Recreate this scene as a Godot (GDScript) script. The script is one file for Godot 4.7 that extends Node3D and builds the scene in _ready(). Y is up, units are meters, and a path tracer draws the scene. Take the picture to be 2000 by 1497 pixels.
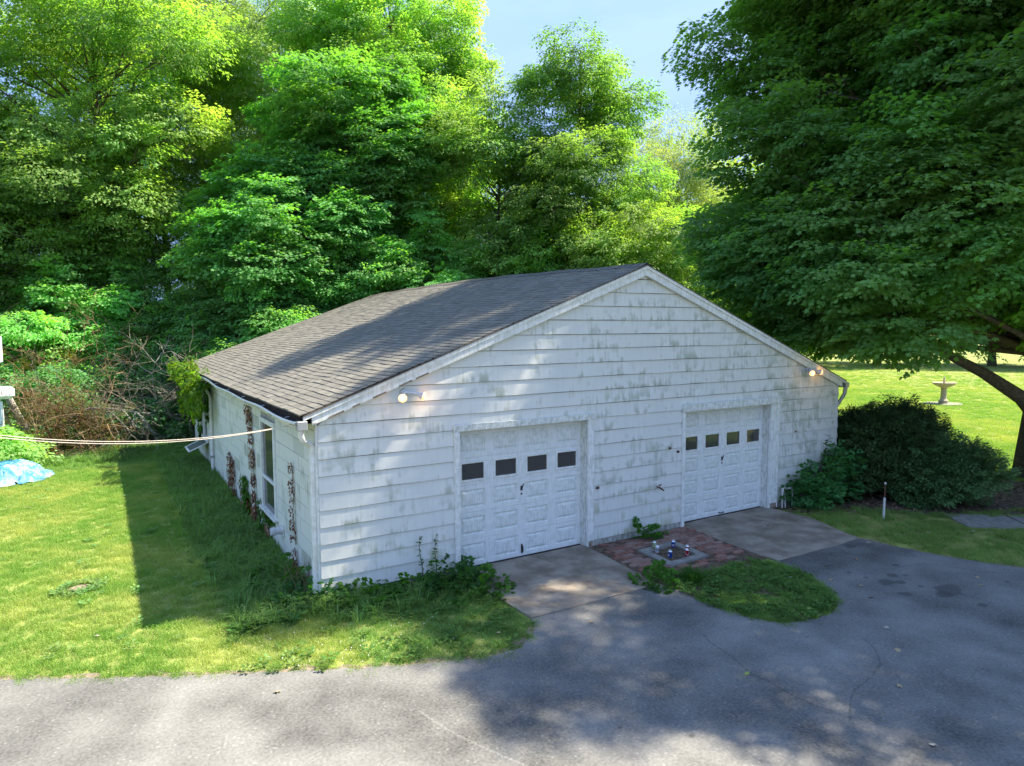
extends Node3D
# A white clapboard garage with two doors beside a tree-shaded driveway, seen from a low drone.
# World: x along the garage front, y up, z towards the viewer; the garage's front left corner is the origin.

var rng := RandomNumberGenerator.new()
var M := {}          # materials by name
var spray := {}      # leaf sprays by name

const WIDE := 11.17      # garage front
const DEEP := 13.4
const EAVE := 2.55
const RIDGE := 4.70
const TO_SUN := Vector3(1.80, 2.48, 0.53)


# ---------------------------------------------------------------- mesh building
class Build:
	var v := PackedVector3Array()
	var n := PackedVector3Array()
	var t := PackedVector2Array()
	var c := PackedColorArray()
	var x := Transform3D()
	var col := Color.WHITE

	func tri(a: Vector3, b: Vector3, d: Vector3, ua := Vector2.ZERO, ub := Vector2.ZERO, ud := Vector2.ZERO) -> void:
		a = x * a
		b = x * b
		d = x * d
		var m := (b - a).cross(d - a).normalized()
		v.append_array([a, d, b])
		n.append_array([m, m, m])
		t.append_array([ua, ud, ub])
		c.append_array([col, col, col])

	func quad(a: Vector3, b: Vector3, d: Vector3, e: Vector3, ua := Vector2.ZERO, ub := Vector2.ZERO, ud := Vector2.ZERO, ue := Vector2.ZERO) -> void:
		tri(a, b, d, ua, ub, ud)
		tri(a, d, e, ua, ud, ue)

	func smooth_tri(a: Vector3, b: Vector3, d: Vector3, na: Vector3, nb: Vector3, nd: Vector3, ua := Vector2.ZERO, ub := Vector2.ZERO, ud := Vector2.ZERO) -> void:
		v.append_array([x * a, x * d, x * b])
		n.append_array([x.basis * na, x.basis * nd, x.basis * nb])
		t.append_array([ua, ud, ub])
		c.append_array([col, col, col])

	func box(at: Vector3, size: Vector3, e := 0.0) -> void:
		var h := size * 0.5
		if e <= 0.0:
			for k in 3:
				for s in [-1.0, 1.0]:
					_face(at, h, k, s, h[k], Vector3.ZERO)
			return
		e = minf(e, minf(h.x, minf(h.y, h.z)) * 0.9)
		for k in 3:
			for s in [-1.0, 1.0]:
				var inset := Vector3(e, e, e)
				inset[k] = 0.0
				_face(at, h, k, s, h[k], inset)
		for k in 3:   # chamfered edges along axis k
			var i := (k + 1) % 3
			var j := (k + 2) % 3
			for si in [-1.0, 1.0]:
				for sj in [-1.0, 1.0]:
					var p := []
					for q in 4:
						var w := Vector3.ZERO
						w[k] = (h[k] - e) * (-1.0 if q == 0 or q == 3 else 1.0)
						w[i] = si * (h[i] if q < 2 else h[i] - e)
						w[j] = sj * (h[j] - e if q < 2 else h[j])
						p.append(at + w)
					if si * sj > 0:
						quad(p[3], p[2], p[1], p[0])
					else:
						quad(p[0], p[1], p[2], p[3])
		for sx in [-1.0, 1.0]:
			for sy in [-1.0, 1.0]:
				for sz in [-1.0, 1.0]:
					var a := at + Vector3(sx * h.x, sy * (h.y - e), sz * (h.z - e))
					var b := at + Vector3(sx * (h.x - e), sy * h.y, sz * (h.z - e))
					var d := at + Vector3(sx * (h.x - e), sy * (h.y - e), sz * h.z)
					if sx * sy * sz > 0:
						tri(a, b, d)
					else:
						tri(a, d, b)

	func _face(at: Vector3, h: Vector3, k: int, s: float, off: float, inset: Vector3) -> void:
		var i := (k + 1) % 3
		var j := (k + 2) % 3
		var p := []
		for q in 4:
			var w := Vector3.ZERO
			w[k] = s * off
			w[i] = (h[i] - inset[i]) * (-1.0 if q == 0 or q == 3 else 1.0)
			w[j] = (h[j] - inset[j]) * (-1.0 if q < 2 else 1.0)
			p.append(at + w)
		if s > 0:
			quad(p[0], p[1], p[2], p[3], Vector2(0, 1), Vector2(1, 1), Vector2(1, 0), Vector2(0, 0))
		else:
			quad(p[3], p[2], p[1], p[0], Vector2(0, 0), Vector2(1, 0), Vector2(1, 1), Vector2(0, 1))

	func tube(path: Array, radii: Array, sides := 6, cap := true) -> void:
		var rings := []
		var norms := []
		var side := Vector3.ZERO
		for k in path.size():
			var d: Vector3 = (path[mini(k + 1, path.size() - 1)] - path[maxi(k - 1, 0)]).normalized()
			if side == Vector3.ZERO:
				side = d.cross(Vector3.UP if absf(d.y) < 0.9 else Vector3.RIGHT).normalized()
			else:
				side = (side - d * side.dot(d)).normalized()
			var up := d.cross(side)
			var ring := []
			var nn := []
			for s in sides:
				var a := TAU * s / sides
				var o := side * cos(a) + up * sin(a)
				nn.append(o)
				ring.append(path[k] + o * radii[k])
			rings.append(ring)
			norms.append(nn)
		for k in path.size() - 1:
			for s in sides:
				var q := (s + 1) % sides
				var u0 := Vector2(float(s) / sides, k)
				var u1 := Vector2(float(s + 1) / sides, k)
				smooth_tri(rings[k][s], rings[k][q], rings[k + 1][q], norms[k][s], norms[k][q], norms[k + 1][q], u0, u1, u1 + Vector2(0, 1))
				smooth_tri(rings[k][s], rings[k + 1][q], rings[k + 1][s], norms[k][s], norms[k + 1][q], norms[k + 1][s], u0, u1 + Vector2(0, 1), u0 + Vector2(0, 1))
		if cap:
			var last := path.size() - 1
			for s in sides:
				var q := (s + 1) % sides
				tri(path[last], rings[last][s], rings[last][q])
				tri(path[0], rings[0][q], rings[0][s])

	# profile: Vector2(radius, height) from the bottom up, turned about y
	func lathe(profile: Array, sides := 16) -> void:
		for k in profile.size() - 1:
			var a: Vector2 = profile[k]
			var b: Vector2 = profile[k + 1]
			var sl := Vector2(b.y - a.y, a.x - b.x).normalized()
			for s in sides:
				var p := TAU * s / sides
				var q := TAU * (s + 1) / sides
				var cp := Vector3(cos(p), 0, -sin(p))
				var cq := Vector3(cos(q), 0, -sin(q))
				var np := cp * sl.x + Vector3.UP * sl.y
				var nq := cq * sl.x + Vector3.UP * sl.y
				var u0 := float(s) / sides
				var u1 := float(s + 1) / sides
				var y0 := 1.0 - float(k) / (profile.size() - 1)
				var y1 := 1.0 - float(k + 1) / (profile.size() - 1)
				smooth_tri(cp * a.x + Vector3.UP * a.y, cq * a.x + Vector3.UP * a.y, cq * b.x + Vector3.UP * b.y, np, nq, nq, Vector2(u0, y0), Vector2(u1, y0), Vector2(u1, y1))
				smooth_tri(cp * a.x + Vector3.UP * a.y, cq * b.x + Vector3.UP * b.y, cp * b.x + Vector3.UP * b.y, np, nq, np, Vector2(u0, y0), Vector2(u1, y1), Vector2(u0, y1))

	# one leaf, folded a little along its midrib; lobed makes a maple-like outline
	func leaf(p: Vector3, d: Vector3, nrm: Vector3, l: float, w: float, lobed := false) -> void:
		var s := d.cross(nrm).normalized()
		nrm = s.cross(d).normalized()
		if not lobed:
			var tip := p + d * l - nrm * l * 0.18
			var r := p + d * l * 0.45 + s * w * 0.5 - nrm * w * 0.16
			var q := p + d * l * 0.45 - s * w * 0.5 - nrm * w * 0.16
			tri(p, r, tip)
			tri(p, tip, q)
			return
		var mid := p + d * l * 0.4
		var ring := [p, p + d * l * 0.12 + s * w * 0.42 - nrm * l * 0.05, p + d * l * 0.34 + s * w * 0.27, p + d * l * 0.66 + s * w * 0.52 - nrm * l * 0.12, p + d * l * 0.64 + s * w * 0.2 - nrm * l * 0.03,
			p + d * l - nrm * l * 0.14, p + d * l * 0.64 - s * w * 0.2 - nrm * l * 0.03, p + d * l * 0.66 - s * w * 0.52 - nrm * l * 0.12, p + d * l * 0.34 - s * w * 0.27, p + d * l * 0.12 - s * w * 0.42 - nrm * l * 0.05]
		for k in 10:
			tri(mid, ring[k], ring[(k + 1) % 10])

	func done(material: Material) -> ArrayMesh:
		var a := []
		a.resize(Mesh.ARRAY_MAX)
		a[Mesh.ARRAY_VERTEX] = v
		a[Mesh.ARRAY_NORMAL] = n
		a[Mesh.ARRAY_TEX_UV] = t
		a[Mesh.ARRAY_TEX_UV2] = t
		a[Mesh.ARRAY_COLOR] = c
		var m := ArrayMesh.new()
		m.add_surface_from_arrays(Mesh.PRIMITIVE_TRIANGLES, a)
		m.surface_set_material(0, material)
		return m


# ---------------------------------------------------------------- nodes
func part(called: String, mesh: Mesh, parent: Node, where := Transform3D(), stuff := false) -> MeshInstance3D:
	var o := MeshInstance3D.new()
	o.name = called
	o.mesh = mesh
	o.transform = where
	if stuff:
		o.set_meta("kind", "stuff")
	parent.add_child(o, true)
	return o


func tag(o: Node, label: String, category: String, group := "", kind := "") -> void:
	o.set_meta("label", label)
	o.set_meta("category", category)
	if group:
		o.set_meta("group", group)
	if kind:
		o.set_meta("kind", kind)


func thing(called: String, label: String, category: String, at := Vector3.ZERO, turn := 0.0, group := "") -> Node3D:
	var o := Node3D.new()
	o.name = called
	o.position = at
	o.rotation.y = turn
	tag(o, label, category, group)
	add_child(o, true)
	return o


func setting(called: String, mesh: Mesh, label: String, category := "") -> MeshInstance3D:
	var o := part(called, mesh, self)
	o.set_meta("kind", "structure")
	o.set_meta("label", label)
	if category:
		o.set_meta("category", category)
	return o


func scatter(called: String, mesh: Mesh, where: Array, tints: Array, parent: Node) -> MultiMeshInstance3D:
	var mm := MultiMesh.new()
	mm.transform_format = MultiMesh.TRANSFORM_3D
	mm.use_colors = true
	mm.mesh = mesh
	mm.instance_count = where.size()
	for i in where.size():
		mm.set_instance_transform(i, where[i])
		mm.set_instance_color(i, tints[i])
	var o := MultiMeshInstance3D.new()
	o.name = called
	o.multimesh = mm
	o.set_meta("kind", "stuff")
	parent.add_child(o, true)
	return o


func rnd(a: float, b: float) -> float:
	return rng.randf_range(a, b)


func rdir() -> Vector3:
	var z := rnd(-1, 1)
	var a := rnd(0, TAU)
	var s := sqrt(1 - z * z)
	return Vector3(s * cos(a), z, s * sin(a))


func aim(d: Vector3, up: Vector3, size := 1.0) -> Basis:
	d = d.normalized()
	var x := up.cross(d).normalized()
	var y := d.cross(x)
	return Basis(x * size, y * size, d * size)


# ---------------------------------------------------------------- materials
func lin(r: float, g: float, b: float) -> Color:
	return Color(r, g, b).linear_to_srgb()


func mat(called: String, color: Color, rough := 0.9, metal := 0.0) -> StandardMaterial3D:
	var m := StandardMaterial3D.new()
	m.resource_name = called
	m.albedo_color = color
	m.roughness = rough
	m.metallic = metal
	m.metallic_specular = 0.4
	M[called] = m
	return m


func ramp(stops: Array) -> Gradient:
	var g := Gradient.new()
	var at := PackedFloat32Array()
	var cs := PackedColorArray()
	for s in stops:
		at.append(s[0])
		cs.append(s[1])
	g.offsets = at
	g.colors = cs
	return g


func noise(freq: float, octaves := 4, kind := FastNoiseLite.TYPE_SIMPLEX_SMOOTH, number := 1) -> FastNoiseLite:
	var f := FastNoiseLite.new()
	f.noise_type = kind
	f.frequency = freq
	f.fractal_octaves = octaves
	f.seed = number
	return f


func noise_tex(freq: float, stops: Array, size := 512, octaves := 4, number := 1) -> NoiseTexture2D:
	var t := NoiseTexture2D.new()
	t.width = size
	t.height = size
	t.seamless = true
	var f := noise(freq, octaves, FastNoiseLite.TYPE_SIMPLEX_SMOOTH, number)
	f.fractal_gain = 0.62
	t.noise = f
	t.color_ramp = ramp(stops)
	return t


# a rough, mottled surface in world space: albedo and relief
func mottled(called: String, a: Color, b: Color, metres: float, rough := 0.95, relief := 0.0, freq := 0.02, number := 1) -> StandardMaterial3D:
	var m := mat(called, Color.WHITE, rough)
	m.uv1_triplanar = true
	m.uv1_world_triplanar = true
	m.uv1_scale = Vector3.ONE / (metres * 2.0)
	m.albedo_texture = noise_tex(freq * 0.5, [[0.2, a], [0.8, b]], 512, 7, number)
	if relief > 0.0:
		m.heightmap_enabled = true
		m.heightmap_scale = relief
		m.heightmap_texture = noise_tex(freq * 3.0, [[0.0, Color.BLACK], [1.0, Color.WHITE]], 512, 5, number + 7)
	return m


# paint that weather has washed down in vertical streaks
func streaked(called: String, a: Color, b: Color, metres: float, rough: float, number: int) -> StandardMaterial3D:
	var m := mat(called, Color.WHITE, rough)
	var lo := noise(0.02, 4, FastNoiseLite.TYPE_SIMPLEX_SMOOTH, number).get_seamless_image(512, 512)
	var hi := noise(0.07, 4, FastNoiseLite.TYPE_SIMPLEX_SMOOTH, number + 1).get_seamless_image(512, 64)
	hi.resize(512, 512, Image.INTERPOLATE_CUBIC)
	lo.convert(Image.FORMAT_L8)
	hi.convert(Image.FORMAT_L8)
	var p := lo.get_data()
	var q := hi.get_data()
	var out := PackedByteArray()
	out.resize(512 * 512 * 3)
	for k in p.size():
		var f := smoothstep(0.72, 1.35, p[k] / 255.0 + q[k] / 255.0)
		var c := b.lerp(a, f)
		out[k * 3] = int(c.r * 255.0)
		out[k * 3 + 1] = int(c.g * 255.0)
		out[k * 3 + 2] = int(c.b * 255.0)
	m.albedo_texture = ImageTexture.create_from_image(Image.create_from_data(512, 512, false, Image.FORMAT_RGB8, out))
	m.uv1_triplanar = true
	m.uv1_world_triplanar = true
	m.uv1_scale = Vector3.ONE / metres
	return m


func bytes(w: int, h: int, freq: float, octaves: int, number: int, squash := 1) -> PackedByteArray:
	var im := noise(freq, octaves, FastNoiseLite.TYPE_SIMPLEX_SMOOTH, number).get_image(w, h / squash)
	if squash > 1:
		im.resize(w, h, Image.INTERPOLATE_CUBIC)
	im.convert(Image.FORMAT_L8)
	return im.get_data()


func s8(f: float) -> int:
	return int(clampf(pow(maxf(f, 0.0), 0.4545) * 255.0, 0.0, 255.0))


func leafy(called: String, color: Color, through: Color, gloss := 0.55) -> StandardMaterial3D:
	var m := mat(called, color, gloss)
	m.vertex_color_use_as_albedo = true
	m.backlight_enabled = true
	m.backlight = through
	m.metallic_specular = 0.35
	return m


# white clapboard paint with green-grey mildew that runs down in streaks
func front_paint() -> ImageTexture:
	var w := 2048
	var h := 880
	var patch := bytes(w, h, 0.006, 3, 11)
	var patch2 := bytes(w, h, 0.022, 3, 12)
	var streak := bytes(w, h, 0.075, 4, 13, 9)
	var fine := bytes(w, h, 0.35, 2, 14, 2)
	var out := PackedByteArray()
	out.resize(w * h * 3)
	for j in h:
		var y := 4.8 * (1.0 - (j + 0.5) / h)
		var up := fposmod((y - 0.115) / 0.2288, 1.0)
		var low := clampf(1.0 - y / 1.1, 0.0, 1.0)
		var lap := (1.0 - up) * (1.0 - up * 0.45)
		for i in w:
			var k := j * w + i
			var x := WIDE * i / w
			var p := patch[k] / 255.0
			var q := patch2[k] / 255.0
			var s := streak[k] / 255.0
			var f := fine[k] / 255.0
			var right := clampf((x - 3.0) / 6.0, 0.0, 1.0)
			var d := clampf((p * 0.75 + q * 0.65 + s * 0.42 + right * 0.16 - 1.0 + low * 0.1) * 3.3, 0.0, 1.0) * (0.25 + 0.75 * lap)
			# heavier black-grey patches by the right corner
			if x > 9.15 and y > 1.0 and y < 2.35:
				d = maxf(d, clampf((q * 0.9 + p * 0.5 + s * 0.75 - 1.0) * 2.2, 0.0, 0.85) * smoothstep(0.15, 0.5, up) * smoothstep(1.0, 0.75, up))
			# drip below the pipe between the doors
			var drip := absf(x - 5.93)
			if y > 0.95 and y < 1.65 and drip < 0.3:
				d = maxf(d, clampf(1.0 - drip / (0.04 + (1.65 - y) * 0.14) , 0.0, 1.0) * (0.35 + s * 0.6))
			d *= 0.85
			var yel := clampf(low * 1.4 + (q - 0.55), 0.0, 1.0)
			var base := 0.735 - 0.09 * (1.0 - f) * s - 0.06 * (1.0 - p) - low * 0.05 - right * 0.03
			var r := lerpf(base * 0.985, 0.30 + 0.07 * yel, d)
			var g := lerpf(base, 0.335 + 0.07 * yel, d)
			var b := lerpf(base * 0.925, 0.25, d)
			out[k * 3] = s8(r)
			out[k * 3 + 1] = s8(g)
			out[k * 3 + 2] = s8(b)
	return ImageTexture.create_from_image(Image.create_from_data(w, h, false, Image.FORMAT_RGB8, out))


# old painted block on the left side: cream white, grey where the paint has worn
func side_paint() -> ImageTexture:
	var w := 1536
	var h := 320
	var patch := bytes(w, h, 0.012, 3, 21)
	var streak := bytes(w, h, 0.09, 3, 22, 8)
	var fine := bytes(w, h, 0.3, 3, 23)
	var out := PackedByteArray()
	out.resize(w * h * 3)
	for j in h:
		var y := 2.6 * (1.0 - (j + 0.5) / h)
		var low := clampf(1.0 - y / 0.7, 0.0, 1.0)
		for i in w:
			var k := j * w + i
			var p := patch[k] / 255.0
			var s := streak[k] / 255.0
			var f := fine[k] / 255.0
			var d := clampf((p * 0.7 + s * 0.6 - 0.78) * 2.4, 0.0, 0.75) + low * 0.3 * s
			var base := 0.75 - 0.08 * (1.0 - f)
			out[k * 3] = s8(lerpf(base, 0.36, d))
			out[k * 3 + 1] = s8(lerpf(base * 0.99, 0.38, d))
			out[k * 3 + 2] = s8(lerpf(base * 0.92, 0.30, d))
	return ImageTexture.create_from_image(Image.create_from_data(w, h, false, Image.FORMAT_RGB8, out))


# asphalt over x -8..16, z -4..12: worn pale lanes, sealed dark patches, oil drips, cracks
func asphalt_map() -> ImageTexture:
	var w := 1536
	var h := 1024
	var big := bytes(w, h, 0.005, 4, 31)
	var mid := bytes(w, h, 0.02, 4, 32)
	var fine := bytes(w, h, 0.45, 2, 33)
	var a := PackedByteArray()
	a.resize(w * h * 3)
	var tone := PackedFloat32Array()
	tone.resize(w * h)
	for j in h:
		var z := -4.0 + 16.0 * j / h
		for i in w:
			var k := j * w + i
			var x := -8.0 + 24.0 * i / w
			var along := sin((z - x * 0.53) * 2.6 + big[k] * 0.03) * 0.5 + 0.5
			var v := 0.140 + 0.095 * (big[k] / 255.0 - 0.5) + 0.085 * (mid[k] / 255.0 - 0.5) + 0.115 * (fine[k] / 255.0 - 0.5) + 0.022 * (along - 0.5)
			var speck := fine[k]
			if speck > 205 and (i * 7 + j * 13) % 5 == 0:
				v += 0.07
			tone[k] = v
	# oil drips and damp spots
	var spots := [[5.1, 2.1, 0.10], [7.52, 4.12, 0.2], [7.3, 4.18, 0.13], [7.26, 3.63, 0.10], [7.37, 4.64, 0.12], [8.13, 2.3, 0.12], [7.1, 3.5, 0.12], [7.0, 3.25, 0.07], [7.45, 3.4, 0.1], [7.0, 3.0, 0.06], [7.6, 3.5, 0.05], [6.9, 3.9, 0.08], [7.35, 3.85, 0.07], [7.9, 3.2, 0.06]]
	for s in 26:
		spots.append([rnd(-2, 9), rnd(2.5, 8), rnd(0.015, 0.045)])
	for s in spots:
		var ci := int((s[0] + 8.0) / 24.0 * w)
		var cj := int((s[1] + 4.0) / 16.0 * h)
		var rr := int(s[2] * 64.0 * 2.0) + 2
		for j in range(maxi(cj - rr, 0), mini(cj + rr, h)):
			for i in range(maxi(ci - rr, 0), mini(ci + rr, w)):
				var k := j * w + i
				var d: float = Vector2((i - ci) / 64.0, (j - cj) / 64.0 * 1.3).length() / s[2]
				var e: float = d + (mid[k] / 255.0 - 0.5) * 1.4
				tone[k] = lerpf(tone[k], 0.055, 0.72 * smoothstep(1.1, 0.7, e))
	# hairline cracks and scuffs
	for s in 10:
		var p := Vector2(rnd(-3, 9), rnd(2.6, 9))
		var dir := Vector2.RIGHT.rotated(rnd(-0.5, 2.2))
		var pale := s % 3 == 0
		for step in int(rnd(60, 190)):
			dir = dir.rotated(rnd(-0.02, 0.02) if pale else rnd(-0.09, 0.09))
			p += dir * 0.012
			var i := int((p.x + 8.0) / 24.0 * w)
			var j := int((p.y + 4.0) / 16.0 * h)
			if i >= 0 and j >= 0 and i < w and j < h:
				tone[j * w + i] = tone[j * w + i] + 0.05 if pale else tone[j * w + i] * 0.68
	for k in w * h:
		var v := tone[k]
		a[k * 3] = s8(v * 0.99)
		a[k * 3 + 1] = s8(v * 0.99)
		a[k * 3 + 2] = s8(v * 0.93)
	return ImageTexture.create_from_image(Image.create_from_data(w, h, false, Image.FORMAT_RGB8, a))


func make_materials() -> void:
	var wall_white := mat("clapboard_paint", Color.WHITE, 0.62)
	wall_white.albedo_texture = front_paint()
	wall_white.heightmap_enabled = true
	var grain := noise_tex(0.05, [[0.0, Color.BLACK], [1.0, Color.WHITE]], 256, 4, 5)
	wall_white.heightmap_texture = grain
	wall_white.heightmap_scale = 0.15
	var side := mat("block_paint", Color.WHITE, 0.85)
	side.albedo_texture = side_paint()
	for k in 3:
		var m := side.duplicate()
		m.resource_name = "block_paint_worn"
		m.albedo_color = [lin(0.95, 0.96, 0.93), lin(0.78, 0.80, 0.76), lin(0.66, 0.68, 0.62)][k]
		M["block_%d" % k] = m
	streaked("trim_white", lin(0.60, 0.62, 0.56), lin(0.76, 0.765, 0.73), 1.3, 0.6, 3)
	streaked("trim_worn", lin(0.50, 0.52, 0.45), lin(0.72, 0.73, 0.68), 1.1, 0.7, 4)
	streaked("door_white", lin(0.63, 0.66, 0.62), lin(0.72, 0.735, 0.71), 1.4, 0.5, 6)
	streaked("panel_white", lin(0.56, 0.60, 0.55), lin(0.70, 0.72, 0.69), 1.2, 0.5, 8)
	mottled("gutter_white", lin(0.62, 0.60, 0.52), lin(0.82, 0.82, 0.8), 0.5, 0.5, 0.0, 0.03, 9)
	mat("gutter_grey", lin(0.34, 0.36, 0.37), 0.4, 0.5)
	mottled("gutter_muck", lin(0.015, 0.012, 0.01), lin(0.06, 0.045, 0.035), 0.3, 1.0, 1.0, 0.05, 10)
	mottled("dark_edge", lin(0.10, 0.09, 0.08), lin(0.2, 0.17, 0.14), 0.3, 0.9)
	for k in 4:
		var f: float = [0.88, 0.93, 0.98, 1.04][k]
		var m := mottled("shingle_%d" % k, lin(0.118 * f, 0.113 * f, 0.097 * f), lin(0.195 * f, 0.186 * f, 0.158 * f), 1.6, 0.96, 0.25, 0.02, 40 + k)
	mat("roof_felt", lin(0.03, 0.03, 0.03), 1.0)
	var pane := mat("pane", Color(0.34, 0.33, 0.31, 0.6), 0.05)
	pane.metallic_specular = 0.5
	pane.transparency = BaseMaterial3D.TRANSPARENCY_ALPHA
	mat("interior", lin(0.10, 0.08, 0.06), 0.95)
	mat("iron", lin(0.05, 0.05, 0.055), 0.5, 0.6)
	mottled("rust", lin(0.06, 0.025, 0.015), lin(0.17, 0.07, 0.035), 0.1, 0.9, 0.0, 0.05, 12)
	mottled("aluminium", lin(0.45, 0.46, 0.47), lin(0.6, 0.61, 0.62), 0.2, 0.45)
	mottled("pipe_white", lin(0.42, 0.42, 0.38), lin(0.68, 0.68, 0.65), 0.15, 0.5, 0.0, 0.05, 13)
	mottled("concrete", lin(0.155, 0.125, 0.095), lin(0.29, 0.255, 0.205), 1.6, 0.95, 0.3, 0.02, 14)
	mottled("slab_concrete", lin(0.17, 0.165, 0.15), lin(0.27, 0.262, 0.24), 0.7, 0.95, 0.3, 0.03, 15)
	mottled("foundation", lin(0.26, 0.26, 0.22), lin(0.5, 0.5, 0.45), 0.5, 0.95, 0.4, 0.03, 16)
	for k in 4:
		mottled("brick_%d" % k, [lin(0.16, 0.075, 0.055), lin(0.2, 0.105, 0.08), lin(0.13, 0.075, 0.06), lin(0.19, 0.12, 0.095)][k], [lin(0.25, 0.125, 0.095), lin(0.28, 0.165, 0.13), lin(0.2, 0.125, 0.1), lin(0.27, 0.19, 0.16)][k], 0.35, 0.95, 0.3, 0.03, 50 + k)
	mottled("soil", lin(0.06, 0.042, 0.028), lin(0.17, 0.125, 0.085), 0.5, 1.0, 1.2, 0.03, 17)
	mottled("sandy_soil", lin(0.14, 0.11, 0.075), lin(0.30, 0.25, 0.18), 0.4, 1.0, 1.0, 0.03, 18)
	mottled("lawn", lin(0.14, 0.17, 0.04), lin(0.25, 0.29, 0.075), 1.7, 1.0, 1.5, 0.02, 19)
	mottled("woodland_floor", lin(0.03, 0.03, 0.015), lin(0.07, 0.065, 0.03), 2.0, 1.0, 1.5, 0.02, 20)
	mottled("bark", lin(0.06, 0.05, 0.038), lin(0.16, 0.135, 0.105), 0.4, 1.0, 1.5, 0.03, 21)
	mottled("bark_pale", lin(0.13, 0.12, 0.10), lin(0.30, 0.275, 0.23), 0.35, 1.0, 0.8, 0.03, 22)
	mottled("dead_twig", lin(0.15, 0.10, 0.06), lin(0.34, 0.24, 0.14), 0.4, 1.0, 0.0, 0.03, 23)
	mottled("log_bark", lin(0.2, 0.19, 0.17), lin(0.4, 0.38, 0.34), 0.4, 1.0, 0.8, 0.03, 24)
	mottled("timber", lin(0.17, 0.13, 0.095), lin(0.33, 0.27, 0.2), 0.4, 0.95, 0.5, 0.03, 25)
	mottled("bath_stone", lin(0.3, 0.255, 0.18), lin(0.48, 0.42, 0.31), 0.4, 0.95, 0.4, 0.03, 26)
	mottled("metal_white", lin(0.68, 0.69, 0.72), lin(0.8, 0.81, 0.84), 0.5, 0.5)
	mat("dark_blue", lin(0.03, 0.045, 0.085), 0.6)
	mat("cable_cream", lin(0.62, 0.55, 0.45), 0.7)
	var road := mat("asphalt", Color.WHITE, 0.93)
	road.albedo_texture = asphalt_map()
	road.heightmap_enabled = true
	road.heightmap_scale = 0.9
	road.heightmap_texture = noise_tex(0.2, [[0.0, Color.BLACK], [1.0, Color.WHITE]], 512, 3, 30)
	road.texture_repeat = true
	leafy("maple_leaf", Color.WHITE, Color(1.0, 1.1, 0.5))
	leafy("wood_leaf", Color.WHITE, Color(1.12, 1.15, 0.6))
	leafy("yew_leaf", Color.WHITE, Color(0.25, 0.35, 0.12), 0.6)
	leafy("grass_blade", Color.WHITE, Color(0.95, 1.0, 0.5), 0.6)
	leafy("dry_leaf", Color.WHITE, Color(0.4, 0.3, 0.15), 0.9)


# ---------------------------------------------------------------- foliage
# a spray of leaves along a short twig that points to +z, its leaves facing +y
func make_spray(m: Material, number: int, long: float, l: float, w: float, lobed: bool, flat: float, droop: float) -> ArrayMesh:
	var b := Build.new()
	for i in number:
		var f := pow(rng.randf(), 0.7)
		var wide := sin(clampf(f, 0.06, 1.0) * PI * 0.82) * 0.42 * long
		var p := Vector3(rnd(-1, 1) * wide, rnd(-1, 1) * flat * long - droop * f * f * long, f * long)
		var d := Vector3(p.x * 1.6 / long + rnd(-0.5, 0.5), rnd(-0.45, 0.15) - droop * 0.5, rnd(0.2, 1.0)).normalized()
		var nn := Vector3(rnd(-0.55, 0.55), 1.0, rnd(-0.35, 0.6)).normalized()
		var g := rnd(0.78, 1.18)
		b.col = Color(g * rnd(0.92, 1.1), g, g * rnd(0.75, 1.1))
		var k := rnd(0.75, 1.2)
		b.leaf(p, d, nn, l * k, w * k, lobed)
	return b.done(m)


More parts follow.
